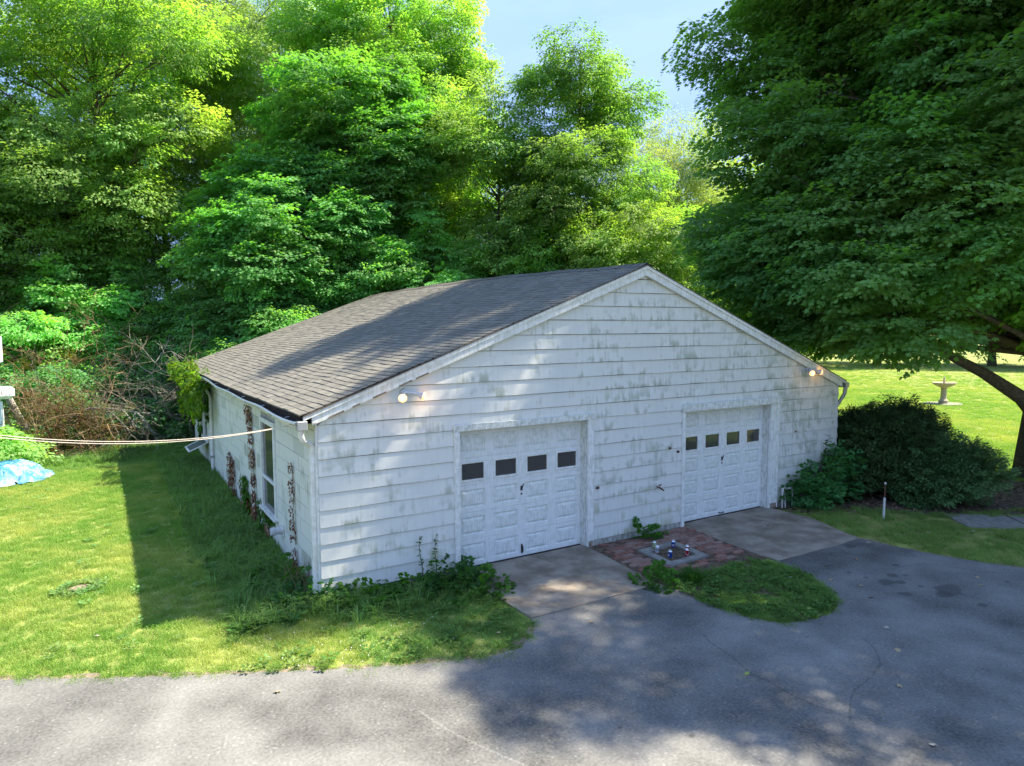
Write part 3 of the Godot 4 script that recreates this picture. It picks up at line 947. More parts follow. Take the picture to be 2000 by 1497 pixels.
func build_patio() -> void:
	var base := sheet(PackedVector2Array([Vector2(4.44, 0.02), Vector2(6.6, 0.02), Vector2(6.5, 1.95), Vector2(4.26, 1.8)]), 0.012, 0.0)
	var o := setting("brick_patio", base.done(M.soil), "worn red brick paving between the two concrete aprons", "brick paving")
	var meshes := []
	for k in 4:
		var b := Build.new()
		b.box(Vector3.ZERO, Vector3(0.196, 0.05, 0.094), 0.008)
		meshes.append(b.done(M["brick_%d" % k]))
	var hole := PackedVector2Array([Vector2(4.97, 0.64), Vector2(5.82, 0.6), Vector2(5.76, 1.42), Vector2(4.9, 1.46)])
	var rows := 17
	for j in rows:
		for i in 12:
			var p := Vector2(4.5 + i * 0.203 + (0.1 if j % 2 else 0.0), 0.1 + j * 0.1015)
			var l := 4.44 - 0.1 * p.y / 1.8 + 0.09
			var r := 6.58 - 0.06 * p.y
			if p.x < l or p.x > r or in_poly(p, hole):
				continue
			if Geometry2D.get_closest_point_to_segment(p, hole[0], hole[1]).distance_to(p) < 0.06 or Geometry2D.get_closest_point_to_segment(p, hole[2], hole[3]).distance_to(p) < 0.06 or Geometry2D.get_closest_point_to_segment(p, hole[1], hole[2]).distance_to(p) < 0.08 or Geometry2D.get_closest_point_to_segment(p, hole[3], hole[0]).distance_to(p) < 0.08:
				continue
			if (j > 13 and rng.randf() < 0.45 + 0.2 * (j - 14)) or (j < 2 and p.x < 5.9 and rng.randf() < 0.5):
				continue
			part("brick", meshes[rng.randi() % 4], o, Transform3D(Basis.from_euler(Vector3(rnd(-0.03, 0.03), rnd(-0.04, 0.04), rnd(-0.03, 0.03))), Vector3(p.x + rnd(-0.004, 0.004), 0.008 + rnd(-0.008, 0.006), p.y + rnd(-0.004, 0.004))))
	# square concrete collar round a soil-filled hole
	var c := Build.new()
	var inner := []
	for k in 4:
		inner.append(hole[k].lerp(Vector2(5.36, 1.03), 0.33))
	for k in 4:
		var a := hole[k]
		var d := hole[(k + 1) % 4]
		var e: Vector2 = inner[(k + 1) % 4]
		var f: Vector2 = inner[k]
		c.quad(Vector3(f.x, 0.045, f.y), Vector3(e.x, 0.045, e.y), Vector3(d.x, 0.045, d.y), Vector3(a.x, 0.045, a.y))
		c.quad(Vector3(a.x, 0.045, a.y), Vector3(d.x, 0.045, d.y), Vector3(d.x, -0.02, d.y), Vector3(a.x, -0.02, a.y))
		c.quad(Vector3(e.x, 0.045, e.y), Vector3(f.x, 0.045, f.y), Vector3(f.x, -0.02, f.y), Vector3(e.x, -0.02, e.y))
	var s := part("concrete_collar", c.done(M.slab_concrete), self)
	tag(s, "square concrete collar with a soil hole set in the brick paving", "concrete slab")
	# drinks cans around the hole
	var cans := [["silver", lin(0.5, 0.5, 0.5), Vector2(5.13, 0.92), "silver drinks can at the collar edge in front of the green one"], ["green", lin(0.20, 0.33, 0.06), Vector2(5.24, 0.74), "pale green drinks can behind the silver one"], ["blue", lin(0.012, 0.05, 0.25), Vector2(5.14, 1.2), "blue drinks can on the collar side nearer the driveway"], ["blue", lin(0.012, 0.06, 0.27), Vector2(5.54, 0.86), "blue drinks can on the collar side nearer the garage"], ["red", lin(0.30, 0.02, 0.03), Vector2(5.42, 1.28), "red drinks can with white swirl, nearer the driveway"], ["red", lin(0.26, 0.015, 0.02), Vector2(5.55, 1.16), "red drinks can half hidden behind another red can"]]
	var bare := mat("can_metal", lin(0.72, 0.73, 0.75), 0.25, 0.85)
	for k in cans.size():
		var q: Array = cans[k]
		var t := thing("drinks_can", q[3], "can", Vector3(q[2].x, 0.045, q[2].y), rnd(0, TAU), "drinks cans standing round the soil hole")
		var im := Image.create(128, 128, false, Image.FORMAT_RGB8)
		im.fill(q[1])
		var pale := Color(0.86, 0.88, 0.9)
		if q[0] == "blue":
			for y in range(44, 84):
				for x in 128:
					if Vector2(fmod(x, 64) - 32, (y - 64) * 1.1).length() < 17 + 2.0 * sin(y * 0.5):
						im.set_pixel(x, y, pale if y < 62 or y > 68 else Color(0.6, 0.1, 0.12))
		elif q[0] == "red":
			for x in 128:
				var y0 := int(64 + 26 * sin(x * TAU / 64.0))
				im.fill_rect(Rect2i(x, clampi(y0 - 7, 0, 110), 1, 15), pale)
		elif q[0] == "green":
			im.fill_rect(Rect2i(0, 30, 128, 40), Color(0.8, 0.85, 0.75))
			im.fill_rect(Rect2i(0, 44, 128, 8), Color(0.15, 0.35, 0.15))
		else:
			im.fill_rect(Rect2i(0, 40, 128, 26), Color(0.45, 0.5, 0.58))
			im.fill_rect(Rect2i(0, 88, 128, 5), Color(0.25, 0.32, 0.5))
		var m := mat("can_print_%d" % k, Color.WHITE, 0.3, 0.35)
		m.albedo_texture = ImageTexture.create_from_image(im)
		var b := Build.new()
		b.lathe([Vector2(0.033, 0.010), Vector2(0.0335, 0.03), Vector2(0.0335, 0.07), Vector2(0.033, 0.104)], 20)
		part("body", b.done(m), t)
		b = Build.new()
		b.lathe([Vector2(0.0, 0.004), Vector2(0.02, 0.006), Vector2(0.024, 0.0), Vector2(0.027, 0.003), Vector2(0.033, 0.010)], 20)
		part("base_rim", b.done(bare), t)
		b = Build.new()
		b.lathe([Vector2(0.033, 0.104), Vector2(0.029, 0.114), Vector2(0.027, 0.117), Vector2(0.0275, 0.121), Vector2(0.0255, 0.122), Vector2(0.0245, 0.118), Vector2(0.0, 0.118)], 20)
		part("lid", b.done(bare), t)
		b = Build.new()
		b.box(Vector3(0.004, 0.1195, 0), Vector3(0.02, 0.0015, 0.012), 0.0005)
		part("tab", b.done(bare), t)
	# flat stone in the lawn
	var st := Build.new()
	var ring := []
	for k in 9:
		ring.append(Vector2(cos(TAU * k / 9) * rnd(0.13, 0.17), sin(TAU * k / 9) * rnd(0.1, 0.13)))
	var prof := sheet(PackedVector2Array(ring), 0.03, 0.04)
	var so := part("flat_stone", prof.done(M.sandy_soil), self, Transform3D(Basis(), Vector3(-2.76, 0, -2.3)))
	tag(so, "flat brown stone sunk in the sunlit lawn, ringed by weeds", "stone")


# ---------------------------------------------------------------- the garage
func roof_y(x: float, z: float) -> float:
	var f := clampf((x + 0.22) / 5.8, 0.0, 1.0)
	var g := clampf(-z / DEEP, 0.0, 1.0)
	return EAVE + f * (RIDGE - EAVE) + (0.10 * sin(PI * g) * f - 0.045 * sin(PI * g * 1.0) * (1.0 - f)) + 0.008 * sin(z * 3.1 + x) * sin(x * 1.9)


func rake_y(x: float) -> float:    # top of the front wall under the roof
	return minf(2.50 + x * (4.56 - 2.50) / 5.585, 2.42 + (WIDE - x) * (4.56 - 2.42) / 5.585)


func rake_x(y: float) -> Vector2:
	return Vector2(maxf(0.0, (y - 2.50) * 5.585 / (4.56 - 2.50)), minf(WIDE, WIDE - (y - 2.42) * 5.585 / (4.56 - 2.42)))


func wall_uv(p: Vector3) -> Vector2:
	return Vector2(p.x / WIDE, 1.0 - p.y / 4.8)


# one clapboard: an overlapping board whose lower edge stands out
func clapboard(x0: float, x1: float, y: float, h: float, top_cut := false) -> Build:
	var b := Build.new()
	var lo := Vector2(x0, x1)
	var hi := Vector2(x0, x1)
	if top_cut:
		var r0 := rake_x(y)
		var r1 := rake_x(y + h)
		lo = Vector2(maxf(x0, r0.x), minf(x1, r0.y))
		hi = Vector2(maxf(x0, r1.x), minf(x1, r1.y))
	var n := maxi(2, int((lo.y - lo.x) / 0.45))
	var warp := []
	var lip := []
	for k in n + 1:
		var free := 0.0 if k == 0 or k == n else 1.0
		warp.append(rnd(-0.005, 0.005) * free)
		lip.append(0.027 + rnd(-0.004, 0.006) * free)
	for k in n:
		var f0 := float(k) / n
		var f1 := float(k + 1) / n
		var a := Vector3(lerpf(lo.x, lo.y, f0), y + warp[k], lip[k])
		var d := Vector3(lerpf(lo.x, lo.y, f1), y + warp[k + 1], lip[k + 1])
		var e := Vector3(lerpf(hi.x, hi.y, f1), y + h, 0.008)
		var f := Vector3(lerpf(hi.x, hi.y, f0), y + h, 0.008)
		b.quad(a, d, e, f, wall_uv(a), wall_uv(d), wall_uv(e), wall_uv(f))
		var a2 := Vector3(a.x, a.y + 0.002, 0.0)
		var d2 := Vector3(d.x, d.y + 0.002, 0.0)
		b.quad(a2, d2, d, a, wall_uv(a), wall_uv(d), wall_uv(d), wall_uv(a))
	for s in 2:
		var px: float = lo.x if s == 0 else lo.y
		var qx: float = hi.x if s == 0 else hi.y
		var p := [Vector3(px, y, 0), Vector3(px, y, 0.028), Vector3(qx, y + h, 0.008), Vector3(qx, y + h, 0)]
		if s == 0:
			b.quad(p[0], p[1], p[2], p[3])
		else:
			b.quad(p[3], p[2], p[1], p[0])
	return b


const DOORS := [[2.05, 4.40, 0.085, 0.12], [6.61, 8.94, 0.07, 0.26]]   # opening, then the widths of its side trims


func build_garage() -> Node3D:
	var g := thing("garage", "weathered white clapboard garage with two panelled doors and shingled gable roof", "garage")
	# shell
	var b := Build.new()
	b.box(Vector3(WIDE - 0.08, 1.21, -DEEP / 2), Vector3(0.16, 2.42, DEEP))
	part("side_wall", b.done(M.trim_worn), g).set_meta("label", "side wall facing the big maple")
	b = Build.new()
	b.box(Vector3(WIDE / 2, 1.2, -DEEP + 0.08), Vector3(WIDE - 0.4, 2.4, 0.16))
	for s in 8:
		var y := 2.4 + s * 0.265
		var r := rake_x(y + 0.265)
		b.box(Vector3((r.x + r.y) / 2, y + 0.1325, -DEEP + 0.08), Vector3(r.y - r.x, 0.265, 0.16))
	part("back_wall", b.done(M.trim_worn), g)
	# sheathing behind the boards, with the two openings left free
	b = Build.new()
	var cuts := [0.0, 2.05, 4.40, 6.61, 8.94, WIDE]
	for k in [0, 2, 4]:
		b.box(Vector3((cuts[k] + cuts[k + 1]) / 2, 1.08, -0.09), Vector3(cuts[k + 1] - cuts[k], 2.13, 0.17))
	var poly := PackedVector2Array([Vector2(0, 2.147), Vector2(WIDE, 2.147), Vector2(WIDE, 2.41), Vector2(5.585, 4.55), Vector2(0, 2.49)])
	for s in [-1.0, 1.0]:
		var z := -0.006 if s > 0 else -0.17
		for k in range(1, 4):
			var p := [poly[0], poly[k], poly[k + 1]]
			var w := p.map(func(q): return Vector3(q.x, q.y, z))
			if s > 0:
				b.tri(w[0], w[1], w[2])
			else:
				b.tri(w[0], w[2], w[1])
	part("front_wall", b.done(M.interior), g)
	b = Build.new()
	b.quad(Vector3(0, 0.004, -0.1), Vector3(WIDE, 0.004, -0.1), Vector3(WIDE, 0.004, -DEEP), Vector3(0, 0.004, -DEEP))
	part("floor_slab", b.done(M.concrete), g)
	for k in [0, 2, 4]:
		b = Build.new()
		b.box(Vector3((cuts[k] + cuts[k + 1]) / 2, 0.05, -0.02), Vector3(cuts[k + 1] - cuts[k] - 0.02, 0.17, 0.05), 0.004)
		part("foundation", b.done(M.foundation), g)
	# clapboards
	for k in 20:
		var y := 0.115 + 0.2288 * k
		var h := 0.2215
		var gap := []
		if y + 0.1 < 2.2:
			gap = [[0.0, DOORS[0][0] - DOORS[0][2]], [DOORS[0][1] + DOORS[0][3], DOORS[1][0] - DOORS[1][2]], [DOORS[1][1] + DOORS[1][3], WIDE]]
		else:
			gap = [[0.0, WIDE]]
		for q in gap:
			var cut := y + h > 2.42
			var r := rake_x(y + 0.0) if cut else Vector2(0, WIDE)
			var x0: float = maxf(q[0], r.x)
			var x1: float = minf(q[1], r.y)
			if x1 - x0 < 0.25:
				continue
			var stops := [x0]
			if x1 - x0 > 5.5:
				var at := x0 + rnd(1.8, 4.8)
				while at < x1 - 1.2:
					stops.append(at)
					at += 4.88
			stops.append(x1)
			for s in stops.size() - 1:
				var m := clapboard(stops[s] + (0.0006 if s else 0.0), stops[s + 1], y, minf(h, 4.54 - y), cut)
				part("clapboard", m.done(M.clapboard_paint), g)
	# corner boards
	b = Build.new()
	b.box(Vector3(-0.012, 1.27, -0.05), Vector3(0.028, 2.4, 0.1), 0.003)
	part("corner_board", b.done(M.trim_white), g)
	b = Build.new()
	b.box(Vector3(WIDE + 0.012, 1.24, -0.05), Vector3(0.024, 2.32, 0.1), 0.003)
	part("corner_board", b.done(M.trim_worn), g)
	build_roof(g)
	build_side(g)
	for k in 2:
		build_door(g, k)
	build_gutters(g)
	# tap between the doors
	var tap := Node3D.new()
	tap.name = "tap"
	tap.position = Vector3(5.95, 0.84, 0.03)
	g.add_child(tap, true)
	b = Build.new()
	b.tube([Vector3(0, 0, 0), Vector3(0, 0.0, 0.06), Vector3(0.0, -0.01, 0.1), Vector3(0.05, -0.05, 0.12)], [0.014, 0.014, 0.016, 0.012], 8)
	part("spout", b.done(M.rust), tap)
	b = Build.new()
	b.tube([Vector3(0, 0.0, 0.07), Vector3(0, 0.045, 0.075)], [0.006, 0.006], 6)
	b.box(Vector3(0, 0.048, 0.075), Vector3(0.08, 0.012, 0.02), 0.003)
	part("handle", b.done(M.rust), tap)
	# small rusty hinge plates left on the boards
	for p in [Vector3(6.25, 1.50, 0.026), Vector3(6.45, 1.42, 0.03), Vector3(4.62, 0.99, 0.03), Vector3(9.75, 1.51, 0.024)]:
		b = Build.new()
		b.box(Vector3.ZERO, Vector3(0.06, 0.04, 0.012), 0.003)
		part("rusty_plate", b.done(M.rust), g, Transform3D(Basis(Vector3.BACK, rnd(-0.4, 0.4)), p))
	return g


func build_roof(g: Node3D) -> void:
	# decking on both slopes
	var b := Build.new()
	var n := 20
	for i in n:
		for j in 14:
			var z0 := 0.06 - (DEEP + 0.2) * i / n
			var z1 := 0.06 - (DEEP + 0.2) * (i + 1) / n
			var x0 := -0.2 + 5.78 * j / 14.0
			var x1 := -0.2 + 5.78 * (j + 1) / 14.0
			b.quad(Vector3(x0, roof_y(x0, z0) - 0.015, z0), Vector3(x1, roof_y(x1, z0) - 0.015, z0), Vector3(x1, roof_y(x1, z1) - 0.015, z1), Vector3(x0, roof_y(x0, z1) - 0.015, z1))
			b.quad(Vector3(x0, roof_y(x0, z1) - 0.09, z1), Vector3(x1, roof_y(x1, z1) - 0.09, z1), Vector3(x1, roof_y(x1, z0) - 0.09, z0), Vector3(x0, roof_y(x0, z0) - 0.09, z0))
	part("roof_deck", b.done(M.roof_felt), g)
	# the other slope, mostly hidden: shingled in strips
	b = Build.new()
	var slope := (2.50 - RIDGE) / 5.72
	for k in 42:
		var x0 := 5.585 + 5.72 * k / 42.0
		var x1 := 5.585 + 5.72 * (k + 1) / 42.0
		var y0 := RIDGE + slope * (x0 - 5.585)
		var y1 := RIDGE + slope * (x1 - 5.585)
		b.quad(Vector3(x0, y0, 0.1), Vector3(x1, y1 + 0.008, 0.1), Vector3(x1, y1 + 0.008, -DEEP - 0.1), Vector3(x0, y0, -DEEP - 0.1))
		b.quad(Vector3(x1, y1 - 0.006, 0.1), Vector3(x1, y1 - 0.006, -DEEP - 0.1), Vector3(x1, y1 + 0.008, -DEEP - 0.1), Vector3(x1, y1 + 0.008, 0.1))
	b.quad(Vector3(11.29, 2.42, 0.05), Vector3(5.59, RIDGE - 0.09, 0.05), Vector3(5.59, RIDGE - 0.09, -DEEP - 0.1), Vector3(11.29, 2.42, -DEEP - 0.1))
	part("far_slope_shingles", b.done(M.shingle_1), g, Transform3D(), true)
	# tabs on the near slope
	var courses := 57
	var tab := 0.305
	var runs := []
	for j in courses:
		var x0 := -0.245 + j * (5.83 / courses)
		var offset: float = tab * [0.0, 0.5, 0.25][j % 3] + rnd(-0.015, 0.015)
		var z := 0.10
		var first := true
		while z > -DEEP - 0.12:
			var z1 := maxf(z - (offset + 0.02 if first and offset > 0.03 else tab), -DEEP - 0.12)
			if z - z1 > 0.03:
				var c := Vector3(x0 + 0.07, 0, (z + z1) / 2)
				runs.append([c.distance_to(Vector3(-1.2, 0, 4.0)), x0, z, z1])
			z = z1
			first = false
	runs.sort_custom(func(p, q): return p[0] < q[0])
	var rest := [Build.new(), Build.new(), Build.new(), Build.new()]
	var dx := 5.83 / courses
	for k in runs.size():
		var x0: float = runs[k][1]
		var z0: float = runs[k][2] - 0.002
		var z1: float = runs[k][3] + 0.002
		var m := rng.randi() % 4
		if rng.randf() < 0.5:
			m = 1 + rng.randi() % 2
		var q: Build = Build.new() if k < 300 else rest[m]
		var lift := 0.014 + rnd(-0.003, 0.005)
		var slip := rnd(-0.006, 0.006)
		var x1 := minf(x0 + dx * 1.35, 5.585)
		x0 += slip
		var a := Vector3(x0, roof_y(x0, z0) + lift, z0)
		var d := Vector3(x1, roof_y(x1, z0) + 0.004, z0)
		var e := Vector3(x1, roof_y(x1, z1) + 0.004, z1)
		var f := Vector3(x0, roof_y(x0, z1) + lift, z1)
		q.quad(a, d, e, f)
		var low := Vector3(0, -lift - 0.006, 0)
		q.quad(a + low, a, f, f + low)
		q.quad(a + low, d + low * 0.5, d, a)
		q.quad(f, e, e + low * 0.5, f + low)
		if k < 300:
			part("shingle", q.done(M["shingle_%d" % m]), g)
	for m in 4:
		part("shingles", rest[m].done(M["shingle_%d" % m]), g, Transform3D(), true)
	# ridge caps
	var z := 0.1
	var caps := Build.new()
	while z > -DEEP - 0.1:
		var z1 := z - 0.16
		for s in [-1.0, 1.0]:
			var ya := roof_y(5.58, z)
			var yb := roof_y(5.58, z1)
			var p := [Vector3(5.585, ya + 0.034, z), Vector3(5.585 + s * 0.14, ya - 0.03, z), Vector3(5.585 + s * 0.14, yb - 0.038, z1 - 0.02), Vector3(5.585, yb + 0.026, z1 - 0.02)]
			if s > 0:
				caps.quad(p[0], p[1], p[2], p[3])
			else:
				caps.quad(p[3], p[2], p[1], p[0])
		z = z1
	part("ridge_cap", caps.done(M.shingle_1), g, Transform3D(), true)
	# rake boards: an outer fascia, a thinner frieze below it, and a dark drip edge
	for s in 2:
		var foot := Vector3(-0.2, EAVE - 0.02, 0) if s == 0 else Vector3(WIDE + 0.13, 2.50 - 0.02, 0)
		var head := Vector3(5.585, RIDGE - 0.012, 0)
		for k in 3:
			var z0: float = [0.03, 0.028, 0.108][k]
			var z1: float = [0.108, 0.09, 0.118][k]
			var up: float = [0.0, -0.05, 0.014][k]
			var tall: float = [0.05, 0.11, 0.014][k]
			var q := Build.new()
			var cut := 0.0 if k != 1 else 0.12
			var f := foot.lerp(head, cut / 6.0)
			var p := [f + Vector3(0, up - tall, 0), head + Vector3(0, up - tall, 0), head + Vector3(0, up, 0), f + Vector3(0, up, 0)]
			var w0 := p.map(func(r): return Vector3(r.x, r.y, z1))
			var w1 := p.map(func(r): return Vector3(r.x, r.y, z0))
			if s == 1:
				for w in [w0, w1]:
					var c := [w[1], w[0], w[3], w[2]]
					for i in 4:
						w[i] = c[i]
			q.quad(w0[0], w0[1], w0[2], w0[3])
			q.quad(w1[1], w1[0], w1[3], w1[2])
			for i in 4:
				q.quad(w1[i], w1[(i + 1) % 4], w0[(i + 1) % 4], w0[i])
			part(["rake_board", "frieze_board", "drip_edge"][k], q.done([M.trim_white, M.trim_white, M.dark_edge][k]), g)
	# peeled patches on the left rake
	for k in 5:
		var q := Build.new()
		var f := 0.06 + k * 0.055 + rnd(0, 0.02)
		q.box(Vector3.ZERO, Vector3(rnd(0.1, 0.26), 0.022, 0.004))
		part("peeled_paint", q.done(M.timber), g, Transform3D(Basis(Vector3.BACK, 0.357), Vector3(lerpf(-0.2, 5.585, f), lerpf(EAVE - 0.02, RIDGE - 0.012, f) - 0.155, 0.092)))
	# soffit strip under the front overhang and far rake
	var so := Build.new()
	so.box(Vector3(0.0, 0.0, -DEEP - 0.06), Vector3(0.01, 0.01, 0.01))


func build_side(g: Node3D) -> void:
	# block courses; two window openings
	var holes := [[-3.62, -2.50, 0.50, 2.12], [-11.3, -10.35, 0.72, 2.02]]
	var course := 0.2288
	var back := Build.new()
	var deck := [[0.0, -2.5, 0.0, 2.5], [-3.62, -10.35, 0.0, 2.5], [-11.3, -DEEP, 0.0, 2.5], [-2.5, -3.62, 0.0, 0.5], [-2.5, -3.62, 2.12, 2.5], [-10.35, -11.3, 0.0, 0.72], [-10.35, -11.3, 2.02, 2.5]]
	for d in deck:
		back.box(Vector3(0.09, (d[2] + d[3]) / 2, (d[0] + d[1]) / 2), Vector3(0.14, d[3] - d[2], absf(d[0] - d[1])))
	part("side_wall", back.done(M.foundation), g).set_meta("label", "block wall facing the lawn")
	for j in 11:
		var y0 := 0.02 + j * course
		var y1 := y0 + course - 0.007
		var z := -0.1
		var first := true
		while z > -DEEP:
			var len := 0.61 * (0.5 if first and j % 2 else 1.0)
			var z1 := maxf(z - len, -DEEP)
			first = false
			var a := z
			var d := z1 + 0.006
			z = z1
			var cut_y0 := y0
			var cut_y1 := y1
			for h in holes:
				var bottom: float = h[2]
				var top: float = h[3]
				if y1 > bottom + 0.01 and y0 < top - 0.01 and a > h[0] and d < h[1]:
					if a > h[1] and d < h[1]:
						d = h[1]
					elif a > h[0] and d < h[0]:
						a = h[0]
					else:
						d = a
			if a - d < 0.04:
				continue
			var off := rnd(-0.003, 0.003)
			var b := Build.new()
			var p := [Vector3(off, cut_y0, d), Vector3(off, cut_y0, a), Vector3(off, cut_y1, a), Vector3(off, cut_y1, d)]
			var u := p.map(func(q): return Vector2(-q.z / DEEP, 1.0 - q.y / 2.6))
			b.quad(p[0], p[1], p[2], p[3], u[0], u[1], u[2], u[3])
			for i in 4:
				var s: Vector3 = p[i]
				var t: Vector3 = p[(i + 1) % 4]
				b.quad(t, s, s + Vector3(0.02 - off, 0, 0), t + Vector3(0.02 - off, 0, 0), u[(i + 1) % 4], u[i], u[i], u[(i + 1) % 4])
			var k := 0
			if rng.randf() < 0.14:
				k = 1 + rng.randi() % 2
			part("block", b.done(M["block_%d" % k]), g)
	# windows
	for k in 2:
		var h: Array = holes[k]
		var w := Node3D.new()
		w.name = "window"
		w.position = Vector3(0, h[2], (h[0] + h[1]) / 2)
		g.add_child(w, true)
		var tall: float = h[3] - h[2]
		var wide: float = h[1] - h[0]
		var b := Build.new()
		for s in [-1.0, 1.0]:
			b.box(Vector3(-0.005, tall / 2, s * (wide / 2 - 0.045)), Vector3(0.05, tall, 0.09), 0.004)
		b.box(Vector3(-0.005, tall - 0.04, 0), Vector3(0.05, 0.08, wide - 0.18), 0.004)
		part("frame", b.done(M.trim_white), w)
		b = Build.new()
		b.box(Vector3(-0.02, 0.02, 0), Vector3(0.11, 0.04, wide + 0.08), 0.005)
		part("sill", b.done(M.trim_worn), w)
		b = Build.new()
		b.box(Vector3(0.0, tall * 0.36, 0), Vector3(0.036, 0.045, wide - 0.18), 0.004)
		part("rail", b.done(M.trim_white), w)
		b = Build.new()
		b.box(Vector3(0.012, tall / 2, 0), Vector3(0.005, tall, wide - 0.16))
		part("pane", b.done(M.pane), w)
		b = Build.new()
		b.quad(Vector3(0.2, 0, -wide / 2), Vector3(0.2, 0, wide / 2), Vector3(0.2, tall, wide / 2), Vector3(0.2, tall, -wide / 2))
		part("blind", b.done(M.interior), w)
	# hinged glass flap propped open below the far window
	var flap := thing("window_flap", "white framed glass flap propped open under the vine-hung far window", "window flap", Vector3(-0.02, 0.66, -10.85))
	var fb := Build.new()
	for s in [-1.0, 1.0]:
		fb.box(Vector3(-0.25, 0, s * 0.42), Vector3(0.5, 0.025, 0.05), 0.004)
		fb.box(Vector3(-0.25 + s * 0.25, 0, 0), Vector3(0.05, 0.025, 0.89), 0.004)
	var tilt := Transform3D(Basis(Vector3.BACK, 0.42), Vector3.ZERO)
	part("frame", fb.done(M.trim_white), flap, tilt)
	fb = Build.new()
	fb.box(Vector3(-0.25, 0, 0), Vector3(0.46, 0.006, 0.8))
	part("pane", fb.done(mat("dusty_glass", lin(0.16, 0.19, 0.17), 0.2)), flap, tilt)
	# dryer vent
	var v := Node3D.new()
	v.name = "vent"
	v.position = Vector3(-0.0, 0.45, -2.15)
	g.add_child(v, true)
	var b := Build.new()
	b.tube([Vector3(0, 0, 0), Vector3(-0.16, 0, 0)], [0.055, 0.055], 14)
	part("pipe", b.done(M.aluminium), v)
	b = Build.new()
	b.box(Vector3(-0.012, 0, 0), Vector3(0.014, 0.2, 0.2), 0.004)
	part("plate", b.done(M.trim_worn), v)
	b = Build.new()
	b.tube([Vector3(-0.13, 0, 0), Vector3(-0.19, 0, 0)], [0.066, 0.062], 14)
	part("hood", b.done(M.aluminium), v)
	# torn patches low on the wall
	for p in [[-0.62, 0.30, 0.12, 0.26], [-0.35, 0.98, 0.06, 0.07], [-0.9, 0.16, 0.1, 0.1]]:
		b = Build.new()
		b.tri(Vector3(-0.008, p[1] - p[3] / 2, p[0] - p[2] / 2), Vector3(-0.008, p[1] - p[3] / 2, p[0] + p[2] / 2), Vector3(-0.008, p[1] + p[3] / 2, p[0] + p[2] * 0.2))
		part("torn_patch", b.done(M.timber), g)


